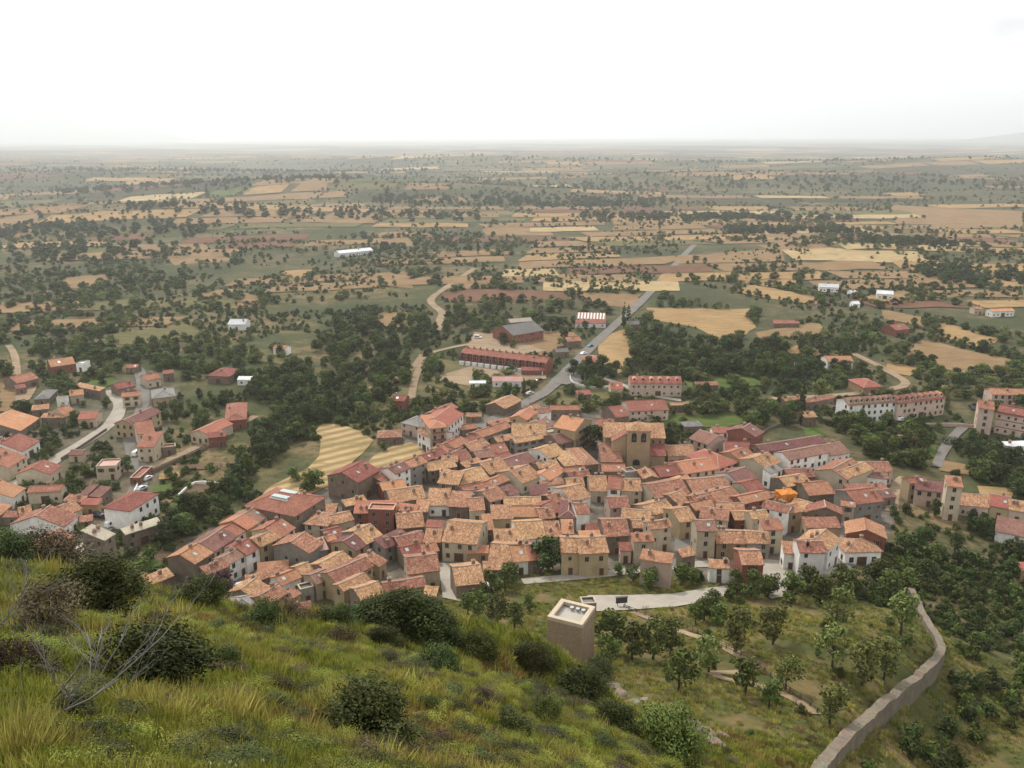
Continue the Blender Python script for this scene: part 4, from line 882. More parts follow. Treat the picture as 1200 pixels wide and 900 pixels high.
m = MB(); m.box(-w/2+e, w/2-e, e, dp-e, Ht-1.1, Ht-.85); m.build('deck', [M['conc']], twr)
for k in range(3):
    m = MB(); m.tube([(0,0,0),(0,0,.5),(0,0,.62)],[.28,.28,.42],8); m.build('vent', [M['rim']], twr, False, (-.6+1.1*k, dp-e-.7, Ht-.86))
# small grey hut behind the tower
H('682,714,699,713,5,2.6,f,g,g', 'low grey flat-roofed hut behind the flat-topped stone tower', 'hut', nowin=True)
# information board
x, y, z = gp(728, 712); bd = thing('information_board', 'dark information board on two posts beside the pale plaza', 'sign', (x, y, z), .15)
for sx in (-.9, .9): m = MB(); m.box(sx-.06, sx+.06, -.06, .06, -.3, 2.2); m.build('post', [M['wood']], bd)
m = MB(); m.box(-1.4, 1.4, -.1, -.07, 1.0, 2.6); m.build('panel', [M['iron']], bd)
m = MB(); m.box(-1.5, 1.5, -.35, .25, 2.6, 2.7); m.build('canopy', [M['wood']], bd)

# long stone boundary wall
WL = smooth_line([onz(px, py, z+1.0) for px, py, z in WALLPX], 1.6)
wk = np.array([onz(px, py, z+1.0) for px, py, z in WALLPX]); WZ = [float(np.interp(-p.y, -wk[:,1], [q[2] for q in WALLPX])) for p in WL]
M['rub'] = mat_wall('wall_rubble', (0.30, 0.255, 0.195), (0.22, 0.185, 0.14), 0.5)
V = []; wz = np.array(WZ)
for i, p in enumerate(WL):
    dd = (WL[min(i+1, len(WL)-1)]-WL[max(i-1, 0)]).normalized(); q = Vector((-dd.y, dd.x)); top = wz[i] + 1.3 + .7*mnoise.noise((i*.25, 1, 1)) + .5*mnoise.noise((i*.9, 4, 1)); th = .8 + .16*mnoise.noise((i*.5, 7, 1))
    for sgn, zz in ((-1, wz[i]-9.0), (-1, top), (1, top-.1), (1, wz[i]-9.0)): V.append((p.x+q.x*th*sgn, p.y+q.y*th*sgn, zz))
Fw = [(4*i+j, 4*(i+1)+j, 4*(i+1)+j+1, 4*i+j+1) for i in range(len(WL)-1) for j in range(3)] + [(0,1,2,3), tuple(4*(len(WL)-1)+k for k in (3,2,1,0))]
thing('stone_wall', 'long crumbling stone boundary wall along the edge of the orchard', 'wall', me=new_mesh('stone_wall', V, Fw, [M['rub']]))
# terrace and garden walls: low stone or block walls
def low_wall(pix, h, label, mat='ws', th=.35, name='garden_wall'):
    L = smooth_line([gp(*q) for q in pix], 3.0); m = MB(); z = terr(np.array([p.x for p in L]), np.array([p.y for p in L]))
    for i in range(len(L)-1):
        a, b = L[i], L[i+1]; dd = (b-a).normalized(); q = Vector((-dd.y, dd.x))*th/2
        P = [(a-q, z[i]), (a+q, z[i]), (b+q, z[i+1]), (b-q, z[i+1])]; n = len(m.v)
        for pt, zz in P: m.v.append((pt.x, pt.y, zz-.8))
        for pt, zz in P: m.v.append((pt.x, pt.y, zz+h))
        for f in ((0,4,5,1),(1,5,6,2),(2,6,7,3),(3,7,4,0),(4,7,6,5)): m.f.append(tuple(n+k for k in f)); m.m.append(0)
    return thing(name, label, 'wall', me=m.mesh(name, [M[mat]]), group='garden walls')
low_wall([(108,636),(86,651),(70,664)], 1.2, 'pale retaining wall along the curving lane', 'wc'); low_wall([(142,600),(158,577),(166,556)], 1.0, 'concrete parapet along the steep asphalt lane', 'ww')
low_wall([(168,560),(200,545),(235,530),(268,513)], 1.4, 'stone garden wall along the lane to the stepped villas'); low_wall([(208,584),(229,568),(258,569)], 1.2, 'white-capped block wall round the walled court', 'ww')
low_wall([(125,505),(97,524),(72,540)], 1.3, 'stone retaining wall below the bent concrete lane'); low_wall([(1083,500),(1120,500),(1150,503),(1186,507)], 1.6, 'tan brick wall in front of the pink apartment block', 'wp')
low_wall([(668,441),(672,450),(700,456),(722,452)], 1.2, 'white curving wall below the conifer clump', 'ww'); low_wall([(0,503),(40,508),(65,512)], 1.0, 'stone wall along the field by the orange barn')
low_wall([(930,470),(985,480)], 1.5, 'cream garden wall in front of the white row house', 'wc'); low_wall([(880,520),(905,502),(940,495)], 1.2, 'stone garden wall beside the vegetable rows')

# wooden fence of the orchard footpath
FL = smooth_line([gp(*q) for q in [(731,714),(765,727),(800,738),(840,760),(868,772),(890,783),(925,815),(957,838)]], 2.2)
fn = thing('wooden_fence', 'weathered post and rail fence beside the orchard footpath', 'fence')
m = MB(); m.box(-.09,.09,-.09,.09,-.3,1.15); PM = m.mesh('post', [M['wood']])
fz = terr(np.array([p.x for p in FL]), np.array([p.y for p in FL]))
for i, p in enumerate(FL):
    obj('post', PM, fn, (p.x, p.y, fz[i]))
    if i+1 < len(FL):
        for zz in (.55, 1.0):
            m = MB(); m.tube([(p.x, p.y, fz[i]+zz),(FL[i+1].x, FL[i+1].y, fz[i+1]+zz)],[.07,.07],5); m.build('rail', [M['wood']], fn)

# ------------------------------------------------------------------ cars
def car_parts(van):
    L, W_, Hh = (4.9, 1.9, 2.0) if van else (4.2, 1.75, 1.45)
    prof = [(-L/2,.35),(-L/2,.9),(-L/2+.1,1.75),(-L/2+.5,2.0),(L/2-1.5,2.0),(L/2-.9,1.15),(L/2-.1,.95),(L/2,.4)] if van else [(-L/2,.35),(-L/2,.8),(-L/2+.3,.92),(-L/2+.9,1.4),(.55,1.45),(L/2-1.1,.95),(L/2-.15,.82),(L/2,.4)]
    m = MB(); n = len(prof)
    ins = lambda z: W_/2 - max(0, z-.9)*.22
    m.v = [(x, -ins(z), z) for x, z in prof] + [(x, ins(z), z) for x, z in prof]; m.f = [tuple(range(n))[::-1], tuple(range(n, 2*n))] + [(i, (i+1)%n, n+(i+1)%n, n+i) for i in range(n)]; m.m = [0]*len(m.f)
    gl = MB()
    for s in (-1, 1):
        y = lambda z: s*(ins(z)+.015)
        a = [(-L/2+.6,1.0),(L/2-1.35,1.0),(L/2-1.7,1.75 if van else 1.3),(-L/2+.8,1.75 if van else 1.3)] if van else [(-1.3,.98),(.95,.98),(.5,1.36),(-1.05,1.34)]
        gl.poly([(x, y(z), z) for x, z in (a if s < 0 else a[::-1])])
    x0, z0, x1, z1 = (L/2-1.45, 1.92, L/2-.95, 1.22) if van else (.6, 1.42, L/2-1.14, 1.0)
    gl.quad((x0+.03,-W_*.38,z0),(x1+.03,-W_*.4,z1),(x1+.03,W_*.4,z1),(x0+.03,W_*.38,z0))
    wh = MB(); wh.tube([(0,-.1,0),(0,.1,0)],[.32,.32],12); rm = MB(); rm.tube([(0,-.12,0),(0,.12,0)],[.19,.19],8)
    hl = MB(); hl.box(-.03,.03,-.18,.18,-.08,.08)
    return L, W_, m, gl.mesh('window', [M['glass']]), wh.mesh('wheel', [M['tyre']]), rm.mesh('rim', [M['rim']]), hl.mesh('headlight', [M['white']])
CARK = {v: car_parts(v) for v in (0, 1)}; CARB = {}
def car(px, py, ang, col, van, label):
    L, W_, mb, gl, wh, rm, hl = CARK[van]; x, y, z = gp(px, py)
    if (col, van) not in CARB: CARB[col, van] = mb.mesh('body', [M['car_'+col]])
    r = thing('van' if van else 'car', label, 'van' if van else 'car', (x, y, z+.42), radians(ang), 'parked vehicles')
    obj('body', CARB[col, van], r); obj('window', gl, r)
    for sx in (-L*.3, L*.3):
        for sy in (-W_*.45, W_*.45): wo_ = obj('wheel', wh, r, (sx, sy, .32)); obj('rim', rm, wo_)
    for sy in (-.6, .6): obj('headlight', hl, r, (L/2-.02 if not van else L/2-.05, sy, .7))
for a in [(114,606,-20,'dark',0,'dark car parked beside the orange-roofed house on the lane'),(126,608,-15,'dark',0,'dark car parked second from the orange-roofed house'),(133,617,60,'white',1,'white van parked beside the pale-roofed square house'),
          (143,609,70,'white',0,'white car parked at the corner of the large white hipped house'),(173,563,70,'white',0,'white car parked on the steep asphalt lane'),(167,575,62,'silver',0,'silver car parked on the steep asphalt lane'),
          (161,534,80,'white',1,'white van parked against the cream house on the lane'),(621,463,35,'silver',0,'silver car driving on the straight main road'),(684,416,40,'white',0,'white car parked near the orange hipped house'),
          (692,407,45,'blue',0,'blue car parked near the orange hipped house'),(562,691,10,'white',1,'white van parked on the pale yard by the rubble house'),(2,517,20,'silver',0,'silver car parked beside the white red-roofed house'),
          (8,519,20,'white',0,'white car parked beside the white red-roofed house'),(560,397,-15,'white',1,'white coach-like van parked in the school yard'),(700,378,10,'red',0,'red car parked in front of the striped-roof building'),
          (706,379,10,'white',0,'white car parked in front of the striped-roof building'),(628,450,40,'red',0,'red car parked beside the main road'),(632,447,40,'dark',0,'dark car parked beside the main road'),
          (283,690,30,'silver',0,'silver car parked beside the purple-leaved tree'),(1057,494,10,'white',0,'white car parked in front of the pinkish row house'),(1139,480,80,'dark',0,'dark car parked beside the pink apartment block')]: car(*a)

# look-alike houses: say what sets each apart where its chimneys do
by = {}
for q in HREC: by.setdefault(q[0]['label'], []).append(q)
for lb, qs in by.items():
    if len(qs) > 1:
        for r_, nc, w, d in qs:
            adj = ('chimneyless', 'single-chimney', 'twin-chimney')[nc] + (' wide' if w > 1.35*d else ' deep' if d > 1.35*w else '')
            new = adj + ' ' + lb
            if len(new.split()) > 16: new = adj.split()[0] + ' ' + lb
            if len(new.split()) <= 16: r_['label'] = new

# ------------------------------------------------------------------ vegetation meshes
def leaves(n, centres, radii, size, flat=0.0, up=0.3, seed=0, asp=1.4, shell=.55):
    """n leaf-clump faces spread through lumps: each a bent quad of two triangles"""
    g = np.random.default_rng(seed); c = np.asarray(centres, float); rr = np.asarray(radii, float)
    k = g.choice(len(c), n, p=(rr**2/(rr**2).sum())); d = g.normal(size=(n, 3)); d /= np.linalg.norm(d, axis=1)[:, None]
    rad = rr[k] * (shell + (1-shell)*g.random(n)**.6) * (1 + .12*g.normal(size=n)); P = c[k] + d*rad[:, None]*np.array([1, 1, 1-flat])
    nrm = d + np.array([0, 0, up]) + .55*g.normal(size=(n, 3)); nrm /= np.linalg.norm(nrm, axis=1)[:, None]
    a = np.cross(nrm, g.normal(size=(n, 3))); a /= np.linalg.norm(a, axis=1)[:, None]; b = np.cross(nrm, a)
    s = (size * (.6 + .8*g.random(n)))[:, None]
    V = np.stack([P-a*s*asp*.5, P-b*s*.45+nrm*s*.12, P+a*s*asp*.5, P+b*s*.45+nrm*s*.12], 1).reshape(-1, 3)
    return V, np.arange(n*4).reshape(-1, 4)
def lumps(g, H_, R, n, base, shape='round'):
    c, r = [], []
    for i in range(n):
        t_ = g.random(); z = base + (H_-base)*t_
        if shape == 'round': prof = sqrt(max(0.05, 1-(2*t_-.9)**2*.95))
        elif shape == 'poplar': prof = .75*sin(pi*min(1, .12+.85*t_))**.6
        else: prof = 1.05*(1-t_)+.06
        a = g.uniform(0, 2*pi); q = R*prof*sqrt(g.random())*.72; c.append((q*cos(a), q*sin(a), z)); r.append(R*g.uniform(.26, .46)*(1 if shape == 'round' else .7*prof+.25))
    return c, r
def trunk_mesh(H_, r0, R, seed, limbs=5):
    g = random.Random(seed); m = MB(); top = H_*.72; lean = (g.uniform(-.25,.25), g.uniform(-.25,.25))
    m.tube([(0,0,-.4),(lean[0]*.3,lean[1]*.3,top*.35),(lean[0],lean[1],top)],[r0*1.25,r0*.85,r0*.25],6)
    for i in range(limbs):
        a = 2*pi*i/limbs+g.uniform(-.4,.4); z = top*g.uniform(.3,.75); q = R*g.uniform(.5,.8)
        m.tube([(lean[0]*z/top,lean[1]*z/top,z),(q*.5*cos(a),q*.5*sin(a),z+q*.45),(q*cos(a),q*sin(a),z+q*.85)],[r0*.5,r0*.35,r0*.12],5)
    return m.mesh('trunk', [M['bark']], True)
KINDS = {}
def kind(name, mat, H_, R, nl, nleaf, size, base, shape, r0, nvar, shell=.55, limbs=5):
    out = []
    for k in range(nvar):
        g = np.random.default_rng(hash(name) % 1000 + k*17 if False else sum(map(ord, name))+k*17); c, r = lumps(g, H_, R, nl, base, shape)
        V, F_ = leaves(nleaf, c, r, size, .1, .35, k+5, 1.4, shell)
        out.append((np_mesh('crown', V, F_, [M[mat]]), trunk_mesh(H_, r0, R, k, limbs)))
    KINDS[name] = out
kind('dark', 'lf_dark', 7.5, 3.3, 22, 1000, .50, 1.6, 'round', .22, 4)
kind('mid', 'lf_mid', 7.0, 3.2, 20, 1000, .48, 1.4, 'round', .2, 4)
kind('orchard', 'lf_light', 5.2, 2.6, 16, 900, .30, 1.7, 'round', .15, 4, .3)
kind('olive', 'lf_mid', 5.4, 2.5, 15, 900, .30, 1.6, 'round', .16, 3, .3)
kind('poplar', 'lf_dark', 14, 1.9, 30, 1000, .5, 1.0, 'poplar', .25, 2)
kind('conifer', 'lf_dark', 11, 2.5, 34, 1200, .4, .8, 'cone', .25, 2)
kind('purple', 'lf_purple', 7.0, 3.4, 20, 1000, .45, 1.2, 'round', .2, 1)
kind('lime', 'lf_light', 7.0, 3.3, 20, 1000, .45, 1.2, 'round', .2, 1)
kind('bush', 'lf_mid', 2.2, 1.7, 12, 420, .30, .3, 'round', .06, 3)
kind('darkbush', 'lf_dark', 2.2, 1.7, 12, 420, .30, .3, 'round', .06, 3)
kind('thicket', 'lf_dark', 4.6, 2.6, 30, 5200, .15, .3, 'round', .15, 3)
KH = dict(thicket=4.6, dark=7.5, mid=7.0, orchard=5.2, olive=5.4, poplar=14, conifer=11, purple=7, lime=7, bush=2.2, darkbush=2.2)
NAMES = dict(thicket='tree', dark='tree', mid='tree', orchard='orchard_tree', olive='orchard_tree', poplar='cypress', conifer='conifer', purple='tree', lime='tree', bush='bush', darkbush='bush')
FA = np.array([(f[0], f[1], f[2], f[3], f[4], f[5], f[6], f[7]) for f in FOOT])
def clear_of_houses(x, y, pad=1.5):
    dx, dy = x-FA[:,0], y-FA[:,1]; a = dx*FA[:,2]+dy*FA[:,3]; b = dx*FA[:,4]+dy*FA[:,5]
    return not np.any((np.abs(a) < FA[:,6]/2+pad) & (b > -pad) & (b < FA[:,7]+pad))
TREES = []   # (kind, x, y, scale, wide, label, forced)
def T(px, py, k, hgt, label, wide=1.0):
    if k in ('orchard','olive'): hgt *= 1.25
    x, y, z = gp(px, py); TREES.append((k, x, y, hgt/KH[k], wide, label, True))
T(643,669,'dark',9.5,'big round dark tree in front of the old house row',1.25); T(783,529,'dark',9,'round dark tree just right of the church aisle',1.2); T(696,527,'dark',9,'dark tree between the yellow block and the church',1.15)
T(938,498,'poplar',19,'tall dark cypress beside the small stone house',.75); T(961,468,'lime',9,'round lime-green tree beside the tall dark cypress',1.3); T(614,464,'conifer',9,'dark conifer beside the straight main road')
T(731,384,'conifer',17,'tall dark conifer beside the far bend of the main road',.8); T(736,382,'conifer',15,'dark conifer beside the stone house by the road',.8); T(262,706,'purple',8.5,'purple-leaved tree at the end of the old street',1.1)
for px, py, h in [(862,768,6.6),(905,760,6.2),(977,747,7),(975,782,6),(1055,748,7.5),(972,853,5.5),(830,792,5.5),(920,812,5),(1035,797,6),(1010,803,6.5)]: T(px, py, 'orchard', h, 'pale green orchard tree standing in dry grass above the footpath')
for px, py, h in [(795,817,6),(717,772,7.5),(710,792,5),(765,778,6.5),(872,822,6),(740,780,6),(785,770,5.5),(900,835,4),(815,735,4)]: T(px, py, 'olive', h, 'green tree on the rocky bank below the flat-topped tower')
for px, py, h in [(835,717,5),(825,732,5.5),(842,737,5),(927,704,7),(960,707,7),(880,699,6.5),(900,699,6.5),(995,698,7),(1040,707,8),(1062,698,7),(1030,684,7),(985,690,6.5),(945,690,6),(860,693,5.5)]: T(px, py, 'mid', h, 'leafy green tree at the edge of the orchard below the square', 1.1)
for px, py, h in [(760,690,6),(742,682,4.5),(800,683,5),(812,686,4.5),(725,674,3.5),(700,672,3)]: T(px, py, 'mid', h, 'garden tree beside the salmon-fronted house', 1.1)
for px, py, h in [(378,738,1.3),(400,740,1.5),(422,743,1.7),(443,746,2.2),(465,750,2.7),(487,752,2.9),(508,756,2.5),(526,760,1.9),(455,742,2.4),(496,747,2.7),(476,745,2.7),(432,738,1.8)]: x, y, z = at(px, py); TREES.append(('thicket', x, y, h/KH['thicket'], 1.3, 'dark evergreen tree in the thicket below the old town', True))
for px, py, h in [(575,705,6),(592,693,5.5),(600,684,5),(560,728,5),(582,738,5.5),(548,724,4.5),(603,742,4.5),(620,720,3.5)]: T(px, py, 'olive', h, 'green tree on the grassy slope beside the pale yard', 1.1)
for px, py, h in [(88,498,6),(12,445,8),(5,440,9),(60,535,4.5),(52,541,5),(66,527,4),(78,470,5),(125,478,5),(100,560,5),(85,572,6),(78,580,6),(118,600,4),(150,553,6)]: T(px, py, 'mid', h, 'garden tree among the houses beyond the ravine', 1.1)
for px, py, h in [(672,440,8),(682,446,8),(693,448,8.5),(704,446,8),(714,443,7.5),(722,440,7),(690,436,8),(705,434,8)]: T(px, py, 'dark', h, 'dark tree in the clump beside the road junction', 1.2)
for px, py, h in [(345,565,5),(368,572,7),(360,575,6)]: T(px, py, 'mid', h, 'round green tree standing in the striped golden field', 1.3)
def in_patch(X, Y):
    out = np.zeros(len(X), bool)
    for w in PATCH: out |= inpoly(X, Y, w)
    return out
def scatter(pix, dens, kinds, hr, label, seed=0, wide=1.1):
    P = np.array(wpoly(pix)); g = np.random.default_rng(seed+sum(map(ord, label))); ar = .5*abs(np.dot(P[:,0], np.roll(P[:,1],1))-np.dot(P[:,1], np.roll(P[:,0],1)))
    bb = (np.ptp(P[:,0])*np.ptp(P[:,1])); n = int(dens*bb); X = g.uniform(P[:,0].min(), P[:,0].max(), n); Y = g.uniform(P[:,1].min(), P[:,1].max(), n); ok = inpoly(X, Y, [tuple(p) for p in P])
    for x, y in zip(X[ok], Y[ok]):
        if clear_of_houses(x, y) and not near_road(x, y, 1.2): k = kinds[g.integers(len(kinds))]; h = g.uniform(*hr); TREES.append((k, x, y, h/KH[k], wide*g.uniform(.85, 1.2), label, False))
D, Mi, Bu = 'dark', 'mid', 'bush'
scatter([(330,482),(420,432),(500,420),(522,440),(440,480),(400,492),(372,497),(300,560),(283,582),(215,632),(188,640),(196,606),(240,590),(275,545),(300,512)], .038, [D,D,Mi], (4.5,8), 'dense tree in the wooded ravine below the striped golden field')
scatter([(20,412),(240,400),(350,430),(420,418),(420,440),(330,470),(285,450),(180,440),(90,430)], .016, [D,Mi,Mi], (4,7.5), 'green tree in the belt behind the houses beyond the ravine')
scatter([(285,445),(365,432),(352,500),(290,475)], .022, [D,Mi], (4,7), 'tree on the slope between the big hipped house and the ravine'); scatter([(185,462),(295,468),(285,478),(262,520),(215,500),(190,520)], .018, [D,Mi,Mi], (3.5,6), 'tree in the scrub beside the stepped villas')
scatter([(340,480),(430,440),(500,425),(440,485),(372,500),(300,562),(215,632),(200,606),(240,590),(275,545)], .03, ['darkbush','bush'], (1.2,3), 'bush in the undergrowth of the wooded ravine',2)
scatter([(195,545),(300,520),(290,545),(230,598),(195,600)], .006, [Bu,Mi,D], (2,4.5), 'small tree between the garden plots by the walled court')
scatter([(520,366),(592,374),(560,390),(515,402),(500,386)], .012, [D,D,Mi], (4,7), 'tree in the copse behind the brick terrace row'); scatter([(385,380),(500,374),(500,418),(420,424),(350,418)], .012, [D,Mi], (4.5,8), 'tree in the wood along the dirt road')
scatter([(748,404),(1000,408),(990,440),(965,455),(800,440),(740,440)], .017, [D,D,Mi], (5,9), 'dark tree in the broad belt beyond the church')
scatter([(805,462),(935,455),(950,500),(885,512),(860,482),(790,488)], .014, [D,Mi,Mi], (4,7.5), 'garden tree between the row houses and the school')
scatter([(960,502),(1065,492),(1100,505),(1150,520),(1098,520),(1090,555),(1050,545),(1000,530),(985,518)], .022, [D,Mi,Mi], (4,8), 'tree in the green gardens behind the school'); scatter([(1108,518),(1210,525),(1210,592),(1150,565),(1108,548)], .016, [D,D,Mi], (5,8), 'tree in the dense grove beside the grey road')
scatter([(1042,596),(1105,602),(1160,612),(1210,645),(1210,705),(1090,692),(1042,645)], .026, [D,D,Mi,'darkbush'], (3,6.5), 'tree on the overgrown slope below the tall cream townhouse')
scatter([(1040,600),(1110,606),(1215,660),(1215,720),(1090,700),(1050,650)], .05, ['darkbush','bush'], (.8,2.2), 'shrub on the overgrown slope below the tall cream townhouse',9)
scatter([(1085,700),(1215,702),(1215,800),(1150,900),(1060,890),(1110,770)], .028, ['darkbush','darkbush','bush',Mi], (1.4,4), 'shrub on the dark slope outside the boundary wall',3)
scatter([(1110,880),(1215,800),(1215,910),(1000,910)], .05, ['darkbush','bush'], (1.2,3), 'shrub on the dark slope outside the boundary wall',4)
scatter([(600,480),(730,455),(735,470),(640,500)], .004, [Mi,Bu], (2,5), 'small tree on the verge beside the main road'); scatter([(420,500),(500,500),(480,520),(440,535)], .012, [D,Mi], (3.5,6), 'tree between the two golden fields')
scatter([(500,435),(600,440),(600,475),(510,495),(450,490)], .007, [Mi,D,Bu], (2.5,5.5), 'tree in the gardens below the brick terrace row'); scatter([(640,372),(720,385),(690,405),(640,392)], .008, [D,Mi], (4,7), 'tree beside the striped-roof building')
scatter([(740,385),(800,395),(790,430),(745,425)], .009, [D,D,Mi], (4,8), 'tree beside the stone house by the road')
scatter([(0,600),(40,612),(110,640),(100,668),(40,668),(-20,640)], .010, [Mi,Bu,D], (2,4.5), 'bush beside the houses at the foot of the hill'); scatter([(130,640),(190,625),(205,645),(160,672),(110,678)], .012, [Mi,D,Bu], (2.5,5), 'tree in the gardens below the square pale-roofed house')
scatter([(700,720),(830,722),(900,800),(960,860),(860,880),(760,820),(690,800)], .006, ['bush','darkbush'], (.9,2.0), 'low shrub on the rocky bank of the orchard')
scatter([(850,700),(1060,705),(1090,760),(1000,830),(940,810),(880,760)], .004, ['bush','bush','olive'], (.8,3.2), 'low shrub in the dry orchard grass')
scatter([(560,720),(640,690),(700,680),(690,700),(640,740),(590,760)], .006, ['bush','darkbush'], (.7,1.8), 'low shrub on the bank beside the stone tower')
scatter([(880,420),(1200,440),(1200,470),(1060,460),(960,440)], .003, [D,Mi], (3.5,6.5), 'tree along the hedges behind the row houses')
def hedge(p0, p1, h, wd, label):
    a, b = gp(*p0), gp(*p1); L = hypot(b[0]-a[0], b[1]-a[1]); g = np.random.default_rng(int(L)); c = []; r = []
    for s in np.arange(0, L, 1.0):
        for z in np.arange(.6, h, 1.0): c.append((s+g.normal()*.2, g.normal()*wd*.2, z+g.normal()*.2)); r.append(wd*g.uniform(.45, .65))
    V, F_ = leaves(int(L*h*26), c, r, .34, 0, .3, 3, 1.4, .6)
    o = thing('hedge', label, 'hedge', a, atan2(b[1]-a[1], b[0]-a[0])); obj('foliage', np_mesh('foliage', V, F_, [M['lf_dark']]), o)
    m = MB()
    for s in np.arange(1, L, 4.0): m.tube([(s, 0, -.3), (s, 0, h*.6)], [.1, .05], 5)
    m.build('stem', [M['bark']], o)
hedge((737,437), (800,438), 4.5, 2.6, 'long clipped dark hedge behind the orange-roofed row of houses')
hedge((540,391), (598,372), 3.0, 2.5, 'low dark hedge behind the school hall'); hedge((1104,520), (1165,530), 3.5, 3, 'dark hedge at the edge of the grove beside the grey road')
# countryside: hedges and loose trees
gg = np.random.default_rng(5); far = []
HA = np.array(HEDGE); NR = near_road_v(HA[:,0], HA[:,1], 7.0)
for hi, (x, y) in enumerate(HEDGE):
    if hypot(x, y) < 6000 and not NR[hi] and (hypot(x, y) < 800 or mnoise.noise((x/150, y/150, 6.1)) + .4*mnoise.noise((x/50, y/50, 1.1)) > .0): far.append((x, y, gg.uniform(2.6, 6.2)))
n = 8500; rr_ = np.exp(gg.uniform(np.log(420), np.log(3600), n)); aa = gg.uniform(-.58, .58, n)
FX, FY = rr_*np.sin(aa), rr_*np.cos(aa); bad = in_fields_v(FX, FY) | near_road_v(FX, FY, 8) | inpoly(FX, FY, VILL)
for x, y in zip(FX[~bad], FY[~bad]):
    if mnoise.noise((x/240, y/240, 1.2)) + .55*mnoise.noise((x/70, y/70, 4.2)) < (.02 if hypot(x, y) < 900 else .16): continue
    if not clear_of_houses(x, y, 3): continue
    far.append((x, y, gg.uniform(2.6, 6.2)))
for x, y, h in far: k = gg.choice(['dark','mid','dark','mid','olive','orchard']); TREES.append((str(k), x, y, h/KH[str(k)], gg.uniform(1.1, 2.0), 'tree in the hedgerows of the plain', False))
# woods far out: long dark bands
for px0, px1, py, n, spread in [(60,420,232,240,60),(150,560,262,160,30),(440,800,242,260,45),(0,200,300,70,40),(680,1000,258,200,30),(560,1200,222,260,90),(0,500,205,260,140),(400,1200,196,300,200),(1080,1200,325,90,30),(1000,1110,292,80,25),(850,1000,275,120,18),(0,250,275,120,30)]:
    for i in range(n):
        px = gg.uniform(px0, px1); x, y = onz(px, py, 0); y += gg.normal()*spread*(1+.3*sin(px*.05)); TREES.append(('dark', x, y, gg.uniform(4, 8)/7.5*(1+hypot(x,y)/9000), gg.uniform(1.1, 1.9), '', False))
for px, py in [(278,262),(281,262),(285,262),(421,251),(447,249),(458,249),(480,248),(494,248),(1112,290),(1118,292),(1105,290),(1057,275),(690,297),(560,300),(1132,310)]:
    x, y = onz(px, py, 0); TREES.append(('poplar', x, y, gg.uniform(11, 17)/14, 1.5, 'tall poplar standing out of a far hedgerow', False))

TX = np.array([(q[1], q[2]) for q in TREES]); TZ = terr(TX[:,0], TX[:,1])
app = np.array([KH[q[0]]*q[3]/hypot(q[1], q[2]) + (10 if q[6] else 0) for q in TREES])
px_ = np.array([proj(q[1], q[2], z)[0] for q, z in zip(TREES, TZ)]); app[(px_ < -15) | (px_ > 1215)] = 0
isb = np.array([q[0] in ('bush','darkbush') for q in TREES]); order = np.argsort(-app); single = set()
for flag, most in ((False, 285), (True, 150)):
    single |= set([i for i in order if isb[i] == flag and TREES[i][5]][:most])
pts = []
PROTO = bpy.data.collections.new('vegetation_shapes'); PIDX = {}
for kn in sorted(KINDS):
    for v, (cr_, tr_) in enumerate(KINDS[kn]):
        V = np.empty(len(cr_.vertices)*3, 'f'); cr_.vertices.foreach_get('co', V)
        o = bpy.data.objects.new('a%03d' % len(PIDX), cr_); PIDX[kn, v] = len(PIDX); PROTO.objects.link(o)
for i, (k, x, y, s, wd, lab, fc) in enumerate(TREES):
    v = i % len(KINDS[k]); rz = (i*2.399) % 6.283; z = float(TZ[i])
    if i in single:
        if NAMES[k] == 'bush': lab = lab.replace('tree', 'bush').replace('shrub', 'bush')
        else: lab = lab.replace('shrub', 'small tree').replace('bush', 'small tree')
        if not fc: lab = ('tall ' if KH[k]*s > 6.2 else 'low ' if KH[k]*s < 3.2 else '') + {'dark':'dark green ','darkbush':'dark green ','mid':'mid-green ','bush':'mid-green '}.get(k, '') + lab.replace('dark ', '').replace('green ', '')
        o = thing(NAMES[k], lab, {'orchard_tree':'tree'}.get(NAMES[k], NAMES[k]), (x, y, z), rz, 'trees: '+lab if NAMES[k] != 'bush' else 'bushes: '+lab); o.scale = (s*wd, s*wd, s)
        obj('crown', KINDS[k][v][0], o); obj('trunk', KINDS[k][v][1], o)
    else: pts.append((x, y, z-.2, 0, 0, rz, s*wd, s*wd, s, PIDX[k, v]))
